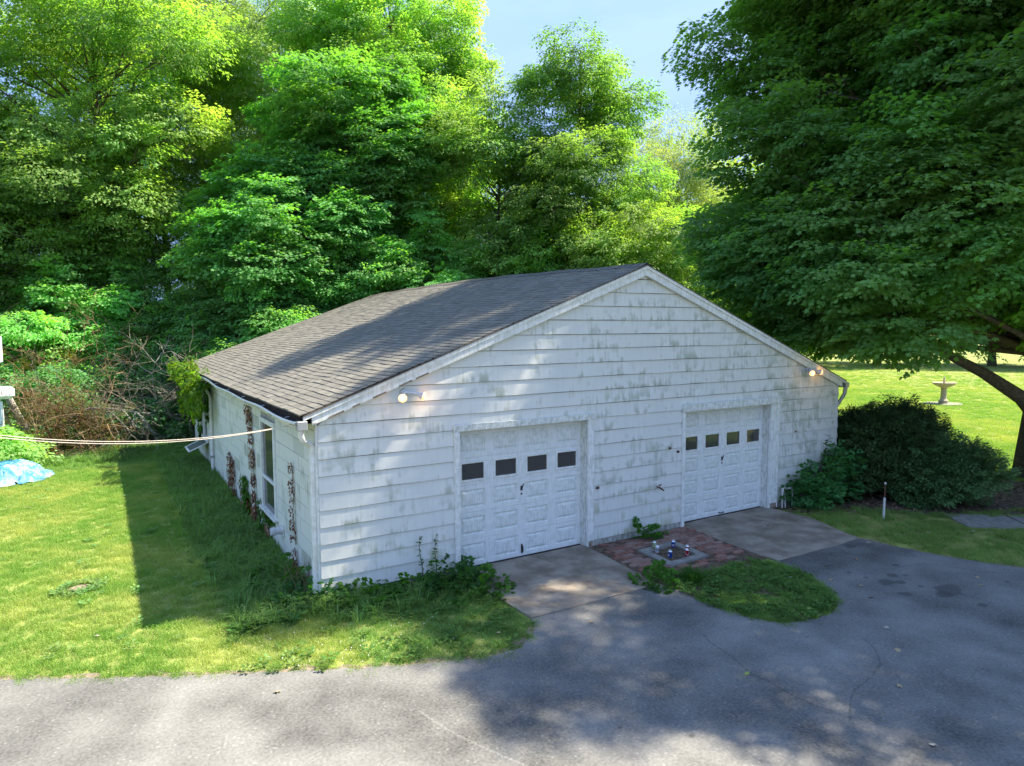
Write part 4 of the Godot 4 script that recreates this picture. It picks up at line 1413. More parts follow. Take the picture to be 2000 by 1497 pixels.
func build_door(g: Node3D, k: int) -> void:
	var x0: float = DOORS[k][0]
	var x1: float = DOORS[k][1]
	var tl: float = DOORS[k][2]
	var tr: float = DOORS[k][3]
	var high := 2.13
	# trim and jambs
	var b := Build.new()
	b.box(Vector3(x0 - tl / 2, high / 2 + 0.02, 0.026), Vector3(tl, high, 0.06), 0.004)
	part("door_trim", b.done(M.trim_white), g)
	b = Build.new()
	b.box(Vector3(x1 + tr / 2, high / 2 + 0.02, 0.026), Vector3(tr, high, 0.06), 0.004)
	part("door_trim", b.done(M.trim_white), g)
	b = Build.new()
	var head_z := 0.032 if k == 0 else 0.05
	b.box(Vector3((x0 - tl + x1 + tr) / 2, high + 0.07, head_z), Vector3(x1 + tr - x0 + tl + 0.03, 0.1 if k == 0 else 0.13, 0.064 if k == 0 else 0.1), 0.005)
	part("door_header", b.done(M.trim_worn), g)
	b = Build.new()
	for s in 2:
		b.box(Vector3(x0 + 0.006 if s == 0 else x1 - 0.006, high / 2, -0.085), Vector3(0.012, high - 0.02, 0.16))
	b.box(Vector3((x0 + x1) / 2, high + 0.006, -0.085), Vector3(x1 - x0, 0.012, 0.16))
	part("jamb", b.done(M.trim_worn), g)
	var rot := Build.new()
	rot.box(Vector3(x1 + tr * 0.5, 0.06, 0.058), Vector3(tr * 0.7, 0.12, 0.006))
	part("rotten_trim_foot", rot.done(M.timber), g)
	# the door: five sections of four panels
	var d := Node3D.new()
	d.name = "garage_door"
	d.position = Vector3(x0 + 0.014, 0.035, -0.135)
	d.set_meta("label", ["panelled door with a window row, nearer the lawn", "panelled door with a window row, nearer the shrubs"][k])
	g.add_child(d, true)
	var wide := x1 - x0 - 0.028
	var sec := (high - 0.035) / 5.0
	var cell := wide / 4.0
	var pw := cell - 0.15
	var ph := sec - 0.14
	var panel := Build.new()     # raised field inside a sunk moulding
	var o := [Vector3(0, 0, 0), Vector3(pw, 0, 0), Vector3(pw, ph, 0), Vector3(0, ph, 0)]
	var i1 := _inset(o, 0.012, -0.014)
	var i2 := _inset(o, 0.028, -0.014)
	var i3 := _inset(o, 0.055, -0.001)
	for q in 4:
		var e := (q + 1) % 4
		panel.quad(o[q], o[e], i1[e], i1[q])
		panel.quad(i1[q], i1[e], i2[e], i2[q])
		panel.quad(i2[q], i2[e], i3[e], i3[q])
	panel.quad(i3[0], i3[1], i3[2], i3[3])
	var pm := panel.done(M.panel_white)
	for j in 5:
		var y := j * sec
		var s := Build.new()
		var lo := y + 0.004
		var hi := y + sec - 0.004
		for q in 5:    # stiles
			var a := 0.0 if q == 0 else q * cell - 0.075
			var e := wide if q == 4 else q * cell + 0.075
			s.quad(Vector3(a, lo, 0), Vector3(e, lo, 0), Vector3(e, hi, 0), Vector3(a, hi, 0))
		for q in 4:    # rails above and below each panel
			var a := q * cell + 0.075
			var e := a + pw
			s.quad(Vector3(a, lo, 0), Vector3(e, lo, 0), Vector3(e, y + 0.07, 0), Vector3(a, y + 0.07, 0))
			s.quad(Vector3(a, y + sec - 0.07, 0), Vector3(e, y + sec - 0.07, 0), Vector3(e, hi, 0), Vector3(a, hi, 0))
		s.quad(Vector3(0, lo - 0.008, -0.012), Vector3(wide, lo - 0.008, -0.012), Vector3(wide, lo, 0), Vector3(0, lo, 0))
		s.quad(Vector3(0, hi, 0), Vector3(wide, hi, 0), Vector3(wide, hi + 0.004, -0.012), Vector3(0, hi + 0.004, -0.012))
		if j != 3:
			s.quad(Vector3(wide, lo, -0.04), Vector3(0, lo, -0.04), Vector3(0, hi, -0.04), Vector3(wide, hi, -0.04))
		part("section", s.done(M.door_white), d)
		for q in 4:
			var at := Vector3(q * cell + 0.075, y + 0.07, 0)
			if j != 3:
				part("panel", pm, d, Transform3D(Basis(), at))
				continue
			var f := Build.new()
			for t in [-1.0, 1.0]:
				f.box(at + Vector3(pw / 2 + t * (pw / 2 - 0.012), ph / 2, 0.004), Vector3(0.034, ph + 0.03, 0.026), 0.005)
				f.box(at + Vector3(pw / 2, ph / 2 + t * (ph / 2 - 0.002), 0.004), Vector3(pw - 0.06, 0.032, 0.026), 0.005)
			part("window_frame", f.done(M.trim_white), d)
			f = Build.new()
			f.box(at + Vector3(pw / 2, ph / 2, -0.012), Vector3(pw - 0.04, ph - 0.02, 0.004))
			part("pane", f.done(M.pane), d)
	# weather strip, latch and lift handle
	var st := Build.new()
	st.box(Vector3(wide / 2, -0.012, -0.01), Vector3(wide, 0.02, 0.03))
	part("weather_strip", st.done(M.iron), d)
	var l := Build.new()
	l.box(Vector3(wide / 2 - 0.005, sec * 2.62, 0.008), Vector3(0.035, 0.075, 0.014), 0.004)
	l.tube([Vector3(wide / 2, sec * 2.62 + 0.0, 0.02), Vector3(wide / 2 + 0.02, sec * 2.62 + 0.075, 0.03)], [0.008, 0.007], 6)
	l.tube([Vector3(wide / 2 - 0.005, sec * 2.62 - 0.09, 0.0), Vector3(wide / 2 - 0.005, sec * 2.62 - 0.09, 0.014)], [0.014, 0.012], 10)
	part("latch", l.done(M.iron), d)
	var hd := Build.new()
	if k == 0:
		hd.box(Vector3(wide / 2, 0.12, 0.006), Vector3(0.03, 0.15, 0.012), 0.004)
		hd.tube([Vector3(wide / 2, 0.07, 0.012), Vector3(wide / 2, 0.08, 0.04), Vector3(wide / 2, 0.16, 0.04), Vector3(wide / 2, 0.17, 0.012)], [0.009, 0.009, 0.009, 0.009], 7)
	else:
		hd.tube([Vector3(wide / 2 - 0.07, 0.05, 0.0), Vector3(wide / 2 - 0.05, 0.04, 0.03), Vector3(wide / 2 + 0.05, 0.04, 0.03), Vector3(wide / 2 + 0.07, 0.05, 0.0)], [0.009, 0.009, 0.009, 0.009], 7)
	part("handle", hd.done(M.iron), d)


func _inset(p: Array, by: float, z: float) -> Array:
	var c: Vector3 = (p[0] + p[2]) / 2
	return p.map(func(q): return Vector3(q.x - signf(q.x - c.x) * by, q.y - signf(q.y - c.y) * by, z))


func build_gutters(g: Node3D) -> void:
	var left := Node3D.new()
	left.name = "gutter"
	g.add_child(left, true)
	var trough := Build.new()
	var muck := Build.new()
	var n := 40
	var prof := [Vector2(-0.14, 0.02), Vector2(-0.14, -0.07), Vector2(-0.245, -0.085), Vector2(-0.285, -0.02), Vector2(-0.275, 0.0), Vector2(-0.268, 0.0), Vector2(-0.277, -0.02), Vector2(-0.243, -0.077), Vector2(-0.15, -0.062), Vector2(-0.15, 0.02)]
	var edge := func(i: int) -> Vector3:
		var f := float(i) / n
		var z := 0.12 - (DEEP + 0.25) * f
		return Vector3(0.012 * sin(z * 1.3) - 0.03 * exp(-z * z * 0.4), 2.485 - 0.05 * sin(PI * minf(f * 1.5, 1.0)) + 0.012 * sin(z * 2.1) - 0.012 * exp(-z * z * 0.5), z)
	for i in n:
		var a: Vector3 = edge.call(i)
		var d: Vector3 = edge.call(i + 1)
		for k in prof.size() - 1:
			var p := Vector3(prof[k].x, prof[k].y, 0)
			var q := Vector3(prof[k + 1].x, prof[k + 1].y, 0)
			trough.quad(a + p, a + q, d + q, d + p)
		var h0 := rnd(-0.04, -0.01)
		muck.quad(a + Vector3(-0.275, h0 - 0.012, 0), a + Vector3(-0.145, h0 + 0.02, 0), d + Vector3(-0.145, h0 + 0.02, 0), d + Vector3(-0.275, h0 - 0.012, 0))
	part("trough", trough.done(M.gutter_white), left)
	part("muck", muck.done(M.gutter_muck), left)
	# end box and downpipe at the front corner
	var b := Build.new()
	b.box(Vector3(-0.22, 2.42, 0.08), Vector3(0.13, 0.12, 0.12), 0.008)
	part("end_box", b.done(M.gutter_grey), left)
	b = Build.new()
	b.tube([Vector3(-0.22, 2.37, 0.06), Vector3(-0.22, 2.28, 0.05), Vector3(-0.19, 2.22, 0.02), Vector3(-0.09, 2.15, -0.06), Vector3(-0.05, 2.1, -0.09), Vector3(-0.05, 2.0, -0.1)], [0.04, 0.04, 0.04, 0.04, 0.04, 0.04], 8)
	part("elbow", b.done(M.gutter_white), left)
	b = Build.new()
	b.box(Vector3(-0.052, 1.08, -0.1), Vector3(0.06, 1.9, 0.085), 0.008)
	part("downpipe", b.done(M.gutter_white), left)
	b = Build.new()
	b.tube([Vector3(-0.22, 2.38, -9.45), Vector3(-0.19, 2.2, -9.45), Vector3(-0.07, 2.0, -9.45), Vector3(-0.055, 1.9, -9.45), Vector3(-0.055, 0.3, -9.45), Vector3(-0.06, 0.02, -9.45)], [0.038, 0.038, 0.038, 0.038, 0.036, 0.036], 8)
	part("downpipe", b.done(M.gutter_white), left)
	b = Build.new()
	b.box(Vector3(-0.06, 0.45, -9.45), Vector3(0.1, 0.05, 0.1), 0.008)
	part("pipe_bracket", b.done(M.gutter_grey), left)
	# hanger straps across the trough
	for k in 8:
		var s := Build.new()
		s.tube([Vector3(-0.12, 2.48, -0.5 - k * 1.6), Vector3(-0.28, 2.46, -0.56 - k * 1.6)], [0.007, 0.007], 5)
		part("strap", s.done(M.gutter_grey), left)
	var right := Build.new()
	right.tube([Vector3(WIDE + 0.19, 2.4, 0.1), Vector3(WIDE + 0.19, 2.4, -DEEP)], [0.065, 0.065], 10)
	right.tube([Vector3(WIDE + 0.19, 2.38, 0.06), Vector3(WIDE + 0.18, 2.2, 0.04), Vector3(WIDE + 0.12, 1.98, -0.06), Vector3(WIDE + 0.06, 1.85, -0.1), Vector3(WIDE + 0.06, 0.1, -0.1)], [0.045, 0.04, 0.038, 0.038, 0.038], 8)
	part("gutter", right.done(M.gutter_grey), g)
	# black tarry roof edge seen above the trough
	var t := Build.new()
	for i in n:
		var z0 := 0.1 - (DEEP + 0.2) * i / n
		var z1 := 0.1 - (DEEP + 0.2) * (i + 1) / n
		var y0 := roof_y(-0.22, z0)
		var y1 := roof_y(-0.22, z1)
		t.quad(Vector3(-0.225, y1 - 0.11, z1), Vector3(-0.225, y0 - 0.11, z0), Vector3(-0.225, y0 - 0.006, z0), Vector3(-0.225, y1 - 0.006, z1))
		t.quad(Vector3(-0.225, y0 - 0.11, z0), Vector3(-0.225, y1 - 0.11, z1), Vector3(0.0, y1 - 0.11, z1), Vector3(0.0, y0 - 0.11, z0))
	part("eave_fascia", t.done(M.gutter_muck), g)


# ---------------------------------------------------------------- things
func build_lamps() -> void:
	var glow := mat("lamp_glow", lin(0.9, 0.8, 0.6), 0.3)
	glow.emission_enabled = true
	glow.emission = Color(1.0, 0.72, 0.38)
	glow.emission_energy_multiplier = 0.35
	for k in 2:
		var at: Vector3 = [Vector3(1.20, 2.77, 0.03), Vector3(10.05, 2.77, 0.03)][k]
		var o := thing("flood_light", ["lit twin floodlight on the boards above the door nearer the lawn", "lit twin floodlight under the rake above the door nearer the shrubs"][k], "flood light", at, 0.0, "twin floodlights on the garage front")
		var b := Build.new()
		b.tube([Vector3(0, 0, 0), Vector3(0, 0, 0.03)], [0.055, 0.05], 14)
		part("base_plate", b.done(M.aluminium), o)
		b = Build.new()
		b.tube([Vector3(0, 0, 0.03), Vector3(0, 0.0, 0.06), Vector3(-0.06, -0.03, 0.1)], [0.016, 0.018, 0.018], 8)
		b.tube([Vector3(0, 0, 0.05), Vector3(0.08, 0.0, 0.1), Vector3(0.14, -0.02, 0.12)], [0.018, 0.024, 0.03], 8)
		part("arm", b.done(M.aluminium), o)
		for s in 2:
			var d: Vector3 = [Vector3(-0.35, -0.3, 1.0), Vector3(1.0, -0.35, 0.55)][s]
			var p: Vector3 = [Vector3(-0.06, -0.03, 0.09), Vector3(0.13, -0.02, 0.11)][s]
			var h := Node3D.new()
			h.name = "lamp"
			h.transform = Transform3D(aim(d, Vector3.UP) * Basis(Vector3.RIGHT, PI / 2), p)
			o.add_child(h, true)
			b = Build.new()
			b.lathe([Vector2(0.0, 0.0), Vector2(0.022, 0.0), Vector2(0.026, 0.04), Vector2(0.05, 0.085), Vector2(0.06, 0.11)], 16)
			part("shell", b.done(M.aluminium), h)
			b = Build.new()
			b.lathe([Vector2(0.058, 0.1), Vector2(0.061, 0.115), Vector2(0.05, 0.13), Vector2(0.03, 0.138), Vector2(0.0, 0.141)], 16)
			b.lathe([Vector2(0.0, 0.095), Vector2(0.058, 0.1)], 16)
			part("bulb", b.done(glow), h)
			var l := OmniLight3D.new()
			l.name = "bulb_glow"
			l.light_color = Color(1.0, 0.72, 0.42)
			l.light_energy = 0.006
			l.light_size = 0.04
			l.omni_range = 12.0
			l.omni_attenuation = 2.0
			l.shadow_enabled = true
			l.position = h.position + d.normalized() * 0.155
			o.add_child(l, true)


func vine(called: String, label: String, strips: Array, m: Material, tints: Array, each: float, size: float, lobed := true, group := "") -> void:
	# strips: [from (z, y), to (z, y), width]; leaves hang on the block wall, which faces -x
	var o := thing(called, label, "vine", Vector3.ZERO, 0.0, group)
	var stem := Build.new()
	var lv := Build.new()
	for s in strips:
		var a: Vector2 = s[0]
		var d: Vector2 = s[1]
		var path := []
		var n := maxi(2, int(a.distance_to(d) / 0.12))
		for k in n + 1:
			var q := a.lerp(d, float(k) / n)
			path.append(Vector3(rnd(-0.035, -0.012), q.y, q.x + rnd(-0.03, 0.03)))
		stem.tube(path, path.map(func(_p): return 0.005), 4)
		for k in int(a.distance_to(d) * each * 2.6):
			var f := rng.randf()
			var q := a.lerp(d, f)
			var w: float = s[2] * (0.55 + 0.45 * sin(f * 9.0 + a.x))
			var p := Vector3(rnd(-0.09, -0.015), q.y + rnd(-0.04, 0.04), q.x + rnd(-1, 1) * w * 0.5)
			if sin(f * 37.0 + a.x * 5.0) + sin(f * 17.0 + a.y) < rnd(-1.6, 0.2):
				continue
			lv.col = tints[rng.randi() % tints.size()] * rnd(1.1, 2.1)
			lv.leaf(p, Vector3(rnd(-0.5, 0.0), rnd(-1.0, -0.4), rnd(-0.5, 0.5)).normalized(), Vector3(-1, rnd(0.1, 0.9), rnd(-0.5, 0.5)).normalized(), size * rnd(0.7, 1.2), size * rnd(0.6, 1.0), lobed)
	part("stem", stem.done(M.dead_twig), o)
	part("leaves", lv.done(m), o, Transform3D(), true)


func build_vines() -> void:
	var brown := [Color(0.10, 0.038, 0.018), Color(0.15, 0.06, 0.028), Color(0.07, 0.03, 0.018), Color(0.19, 0.09, 0.045)]
	var green := [Color(0.05, 0.13, 0.018), Color(0.07, 0.17, 0.02), Color(0.04, 0.10, 0.015)]
	var lime := [Color(0.13, 0.22, 0.035), Color(0.18, 0.25, 0.04), Color(0.08, 0.16, 0.03)]
	var grp := "dead brown creepers on the block wall"
	vine("dead_creeper", "tallest dead brown creeper, up the wall beside the tall window", [[Vector2(-4.45, 2.2), Vector2(-4.25, 0.9), 0.24], [Vector2(-4.75, 2.2), Vector2(-4.5, 1.9), 0.3], [Vector2(-4.25, 0.9), Vector2(-4.1, 0.08), 0.14], [Vector2(-4.35, 0.5), Vector2(-4.2, 0.05), 0.3]], M.dry_leaf, brown, 170.0, 0.05, false, grp)
	vine("dead_creeper", "double dead brown creeper on the middle of the block wall", [[Vector2(-7.0, 0.95), Vector2(-6.85, 0.1), 0.22], [Vector2(-6.55, 0.85), Vector2(-6.4, 0.05), 0.22], [Vector2(-6.75, 0.9), Vector2(-6.7, 0.3), 0.1]], M.dry_leaf, brown, 150.0, 0.05, false, grp)
	vine("dead_creeper", "thin dead brown creeper between the dryer vent and the garage corner", [[Vector2(-1.33, 1.67), Vector2(-1.28, 0.45), 0.07], [Vector2(-1.26, 0.42), Vector2(-1.2, 0.1), 0.05]], M.dry_leaf, brown, 120.0, 0.045, false, grp)
	vine("dead_creeper", "short dead brown creeper standing behind a green vine clump", [[Vector2(-5.6, 0.62), Vector2(-5.2, 0.05), 0.25], [Vector2(-4.75, 0.35), Vector2(-4.7, 0.0), 0.2]], M.dry_leaf, brown, 150.0, 0.05, false, grp)
	vine("dead_creeper", "stubby dead brown creeper under the tall window sill", [[Vector2(-3.1, 0.46), Vector2(-2.95, 0.05), 0.2]], M.dry_leaf, brown, 150.0, 0.05, false, grp)
	vine("green_vine", "green vine clump on the wall before the short dead creeper", [[Vector2(-5.25, 0.75), Vector2(-4.9, 0.15), 0.6], [Vector2(-5.0, 0.5), Vector2(-4.8, 0.1), 0.5]], M.maple_leaf, green, 130.0, 0.10)
	vine("green_vine", "green vine climbing to the sill at the tall window's foot", [[Vector2(-3.75, 0.62), Vector2(-3.45, 0.05), 0.4], [Vector2(-3.3, 0.5), Vector2(-2.7, 0.42), 0.16]], M.maple_leaf, green, 90.0, 0.09)
	vine("hanging_vine", "bright green vine trailing down over the far window", [[Vector2(-12.9, 2.48), Vector2(-12.4, 1.2), 0.5], [Vector2(-12.1, 2.48), Vector2(-11.6, 0.9), 0.55], [Vector2(-11.5, 2.48), Vector2(-11.2, 1.5), 0.35], [Vector2(-10.3, 2.48), Vector2(-10.15, 1.3), 0.4], [Vector2(-9.8, 2.48), Vector2(-9.7, 1.7), 0.3], [Vector2(-11.8, 0.9), Vector2(-11.5, 0.5), 0.3]], M.maple_leaf, green, 120.0, 0.11)
	# the mass that spills over the gutter
	var o := thing("gutter_vine", "lime green vine mass heaped over the gutter at the back corner", "vine", Vector3(-0.22, 2.5, -11.2))
	var w := []
	var c := []
	for i in 330:
		var p := Vector3(rnd(-0.28, 0.2), 0, rnd(-2.1, 2.6))
		var fat := 0.32 - 0.1 * absf(p.z) / 2.6
		p.y = rnd(-1.0, 0.7) * fat
		var hang := rng.randf() < 0.45
		if hang:
			p.x = rnd(-0.16, -0.02)
			p.y = -rnd(0.1, 1.05)
		w.append(Transform3D(aim(Vector3(-0.5, -1.0 if hang else rnd(-0.5, 0.4), rnd(-0.7, 0.7)), Vector3(-0.6, 0.7, 0) + rdir() * 0.3, rnd(0.6, 1.1)), p))
		c.append(lime[rng.randi() % 3] * rnd(1.1, 1.9))
	scatter("leaves", spray.ivy_0, w, c, o)


func clump(called: String, label: String, at: Vector3, r: float, h: float, n: int, kind: String, tint: Color, size := 1.0) -> Node3D:
	var o := thing(called, label, "weed", at)
	var w := []
	var c := []
	var st := Build.new()
	for i in n:
		var d := Vector3(rnd(-1, 1), 0, rnd(-1, 1)) * r
		var p := Vector3(d.x, rnd(0.15, 1.0) * h * (1.0 - 0.45 * d.length() / maxf(r, 0.01)), d.z)
		w.append(Transform3D(aim(Vector3(d.x, rnd(0.0, 0.35) * r + 0.02, d.z) + rdir() * 0.05, Vector3.UP + rdir() * 0.3, size * rnd(0.7, 1.2)), p))
		c.append(tint * rnd(1.2, 2.1))
		if i % 4 == 0:
			st.tube([Vector3(d.x * 0.2, 0, d.z * 0.2), Vector3(d.x * 0.6, p.y * 0.6, d.z * 0.6), p], [0.006, 0.005, 0.003], 4)
	part("stem", st.done(M.bark), o)
	scatter("leaves", spray[kind], w, c, o)
	return o


func spike(o: Node3D, at: Vector3, h: float, lean: Vector3, leafs: int, tint: Color, size: float) -> void:
	var st := Build.new()
	var path := []
	for k in 6:
		var f := k / 5.0
		path.append(at + Vector3(lean.x * f * f, h * f, lean.z * f * f) + Vector3(sin(f * 7.0), 0, cos(f * 6.0)) * 0.012)
	st.tube(path, [0.008, 0.007, 0.006, 0.005, 0.004, 0.002], 5)
	part("stem", st.done(M.bark), o)
	var lv := Build.new()
	for k in leafs:
		var f := rnd(0.25, 1.0)
		var p: Vector3 = path[int(f * 4.99)].lerp(path[int(f * 4.99) + 1], f * 5.0 - int(f * 4.99))
		lv.col = tint * rnd(1.1, 1.9)
		lv.leaf(p, Vector3(rnd(-1, 1), rnd(-0.3, 0.5), rnd(-1, 1)).normalized(), Vector3(rnd(-0.4, 0.4), 1, rnd(-0.4, 0.4)), size, size * 0.6)
	part("leaves", lv.done(M.wood_leaf), o, Transform3D(), true)


func build_weeds() -> void:
	var deep := Color(0.035, 0.10, 0.03)
	var mid := Color(0.05, 0.13, 0.02)
	clump("weed_clump", "dark leafy weeds at the foot of the garage corner by the lawn", Vector3(-0.14, 0, -0.05), 0.24, 0.26, 48, "ivy_0", deep * 1.3, 0.75)
	clump("weed_clump", "small leafy weeds along the block wall behind the garage corner", Vector3(-0.22, 0, -0.95), 0.24, 0.24, 34, "ivy_1", mid)
	var o := clump("weed_clump", "broad dark weed clump with two climbing shoots beside the garage door", Vector3(1.72, 0, 0.16), 0.28, 0.3, 66, "ivy_0", Color(0.045, 0.125, 0.035), 0.8)
	spike(o, Vector3(-0.32, 0.1, -0.05), 0.62, Vector3(-0.03, 0, -0.03), 26, mid, 0.055)
	spike(o, Vector3(-0.1, 0.1, -0.06), 0.6, Vector3(0.02, 0, -0.03), 26, mid, 0.055)
	clump("weed_clump", "low bright weeds under the lowest clapboard near the garage corner", Vector3(0.55, 0, 0.2), 0.26, 0.2, 50, "ivy_1", Color(0.06, 0.16, 0.02), 0.75)
	clump("weed_clump", "low bright weeds under the torn clapboard edge", Vector3(1.15, 0, 0.22), 0.25, 0.18, 45, "ivy_1", Color(0.055, 0.15, 0.02), 0.75)
	clump("weed_clump", "trailing weeds at the apron edge beside the bare soil patch", Vector3(1.95, 0, 0.75), 0.25, 0.16, 34, "ivy_0", mid, 0.8)
	clump("weed_clump", "small green weed rooted where bricks meet the wall between the doors", Vector3(5.62, 0.01, 0.12), 0.13, 0.24, 26, "ivy_1", Color(0.06, 0.17, 0.03), 0.7)
	clump("weed_clump", "flat weed in the gap between apron, bricks and asphalt", Vector3(4.32, 0.0, 1.82), 0.2, 0.1, 36, "ivy_1", Color(0.055, 0.15, 0.02), 0.6)
	# tall grass tuft at the island's corner
	var t := thing("grass_tuft", "tall bright grass tuft on the island corner near the bricks", "grass tuft", Vector3(4.78, 0.0, 2.02))
	var w := []
	var c := []
	for i in 26:
		var p := Vector3(rnd(-0.1, 0.1), 0, rnd(-0.1, 0.1))
		w.append(Transform3D(Basis(Vector3.UP, rnd(0, TAU)).scaled(Vector3.ONE * rnd(0.7, 1.15)), p))
		c.append(Color(0.06, 0.18, 0.02) * rnd(0.8, 1.2))
	scatter("blades", spray.long_grass, w, c, t)
	# dry grass stalks at the garage corner
	t = thing("dry_stalks", "thin dry grass stalks standing against the block wall corner", "stalks", Vector3(-0.2, 0, -0.5))
	var b := Build.new()
	for i in 14:
		var p := Vector3(rnd(-0.12, 0.1), 0, rnd(-0.35, 0.35))
		b.tube([p, p + Vector3(rnd(-0.05, 0.05), 0.25, rnd(-0.05, 0.05)), p + Vector3(rnd(-0.15, 0.15), rnd(0.38, 0.6), rnd(-0.15, 0.15))], [0.004, 0.003, 0.0015], 4)
	part("stem", b.done(M.dead_twig), t, Transform3D(), true)
	# sapling bush at the far front corner, with one bare leggy shoot
	o = bush("sapling", "bright green sapling bush at the garage corner with a leggy upright shoot", "bush", Vector3(10.42, 0, 0.3), [[Vector3(-0.1, 0.4, 0), Vector3(0.72, 0.36, 0.32), 16], [Vector3(0.4, 0.62, -0.05), Vector3(0.4, 0.3, 0.3), 9]], 0.2, 20, "ivy", 0.8, Color(0.055, 0.15, 0.022))
	spike(o, Vector3(-0.2, 0.3, 0.0), 1.15, Vector3(0.12, 0, 0.1), 46, Color(0.04, 0.08, 0.025), 0.09)
	spike(o, Vector3(-0.05, 0.3, 0.0), 0.7, Vector3(0.25, 0, 0.1), 16, Color(0.05, 0.10, 0.03), 0.07)
	bush("yew_bush", "large dark yew bush beside the garage corner", "bush", Vector3(12.8, 0, 0.15), [[Vector3(0, 0.85, 0), Vector3(1.05, 0.72, 1.0), 60], [Vector3(-0.95, 0.62, -0.2), Vector3(0.7, 0.66, 0.7), 20], [Vector3(0.15, 1.5, 0.1), Vector3(0.35, 0.3, 0.3), 8]], 0.3, 46, "yew", 1.1, Color(0.034, 0.062, 0.008), "dark yew bushes by the garage")
	bush("yew_bush", "smaller rounded yew bush in front of the large one", "bush", Vector3(12.4, 0, 1.5), [[Vector3(0, 0.62, 0), Vector3(0.7, 0.66, 0.65), 40]], 0.26, 40, "yew", 1.0, Color(0.042, 0.078, 0.010), "dark yew bushes by the garage")


func build_objects() -> void:
	# white plumbing loop beside the far door
	var o := thing("pipe_loop", "white plumbing pipes looped out of the ground beside the door trim", "pipes", Vector3(9.36, 0.0, 0.12))
	var b := Build.new()
	b.tube([Vector3(-0.09, 0, 0), Vector3(-0.09, 0.36, 0), Vector3(-0.07, 0.4, 0), Vector3(0.13, 0.39, 0.04), Vector3(0.15, 0.36, 0.05), Vector3(0.15, 0.0, 0.05)], [0.019, 0.019, 0.02, 0.02, 0.019, 0.017], 9)
	part("pipe", b.done(M.pipe_white), o)
	b = Build.new()
	b.tube([Vector3(-0.03, 0, 0.03), Vector3(-0.03, 0.22, 0.02), Vector3(-0.09, 0.25, 0.0)], [0.016, 0.016, 0.014], 8)
	part("pipe", b.done(M.pipe_white), o)
	b = Build.new()
	b.tube([Vector3(-0.09, 0.34, 0), Vector3(-0.09, 0.41, 0)], [0.026, 0.026], 9)
	b.tube([Vector3(0.15, 0.34, 0.05), Vector3(0.15, 0.40, 0.05)], [0.026, 0.026], 9)
	part("elbow_joint", b.done(M.pipe_white), o)
	# stake
	o = thing("marker_stake", "thin stake in the grass, rusty above and white below", "stake", Vector3(10.22, 0, 1.65))
	b = Build.new()
	b.tube([Vector3(0, -0.02, 0), Vector3(0.005, 0.42, 0)], [0.022, 0.022], 10)
	part("sleeve", b.done(M.pipe_white), o)
	b = Build.new()
	b.tube([Vector3(0.005, 0.42, 0), Vector3(0.01, 0.70, 0)], [0.014, 0.013], 8)
	part("rod", b.done(M.rust), o)
	b = Build.new()
	b.tube([Vector3(0.01, 0.68, 0), Vector3(0.01, 0.715, 0)], [0.02, 0.018], 8)
	part("cap", b.done(M.pipe_white), o)
	# bird bath
	o = thing("bird_bath", "stone pedestal bird bath standing on the sunlit lawn", "bird bath", Vector3(31.1, 0, -7.7))
	b = Build.new()
	b.lathe([Vector2(0.780, 0.000), Vector2(0.780, 0.047), Vector2(0.000, 0.051)], 20)
	part("base_slab", b.done(M.slab_concrete), o)
	b = Build.new()
	b.lathe([Vector2(0.204, 0.047), Vector2(0.204, 0.186), Vector2(0.162, 0.223), Vector2(0.132, 0.279), Vector2(0.120, 0.698), Vector2(0.156, 0.800)], 8)
	part("pedestal", b.done(M.bath_stone), o)
	b = Build.new()
	b.lathe([Vector2(0.144, 0.781), Vector2(0.330, 0.865), Vector2(0.480, 0.958), Vector2(0.492, 1.014), Vector2(0.456, 1.014), Vector2(0.300, 0.930), Vector2(0.000, 0.902)], 24)
	part("bowl", b.done(M.bath_stone), o)
	b = Build.new()
	b.lathe([Vector2(0.054, 0.902), Vector2(0.042, 1.023), Vector2(0.060, 1.116), Vector2(0.030, 1.190), Vector2(0.036, 1.246), Vector2(0.000, 1.302)], 10)
	part("finial", b.done(M.bath_stone), o)
	# two cables slung from the wall corner out to the pole
	o = thing("slung_cable", "pair of cream cables slung from the block wall towards the white pole", "cable")
	var a := Vector3(-0.03, 2.36, -0.62)
	var e := Vector3(-6.0, 3.32, -1.2)
	for s in 2:
		b = Build.new()
		var path := []
		var radii := []
		for k in 31:
			var f := k / 30.0
			path.append(a.lerp(e, f) + Vector3(0, -4.0 * f * (1.0 - f) * (0.48 + 0.025 * s), s * 0.03 * sin(f * PI)))
			radii.append(0.0052)
		b.tube(path, radii, 6)
		part("strand", b.done(M.cable_cream), o)
	b = Build.new()
	b.tube([a + Vector3(0.05, 0, 0), a + Vector3(-0.01, 0, 0)], [0.02, 0.02], 8)
	part("hook", b.done(M.rust), o)
	# white pole with its box and dark lower panel
	o = thing("white_pole", "white pole with a white box on top and dark lower half", "pole", Vector3(-4.72, 0, -13.75))
	b = Build.new()
	b.box(Vector3(0, 2.2, 0), Vector3(0.12, 2.5, 0.12), 0.015)
	part("post", b.done(M.metal_white), o)
	b = Build.new()
	b.box(Vector3(-0.15, 3.1, 0.06), Vector3(0.62, 0.75, 0.3), 0.05)
	part("top_box", b.done(M.metal_white), o)
	b = Build.new()
	b.box(Vector3(-0.18, 0.85, 0), Vector3(0.5, 1.7, 0.1), 0.02)
	part("lower_panel", b.done(M.dark_blue), o)
	b = Build.new()
	b.box(Vector3(0.08, 0.85, 0.02), Vector3(0.05, 1.72, 0.12), 0.01)
	part("lower_post", b.done(M.metal_white), o)
	b = Build.new()
	b.box(Vector3(0.12, 1.95, 0.1), Vector3(0.52, 0.34, 0.2), 0.08)
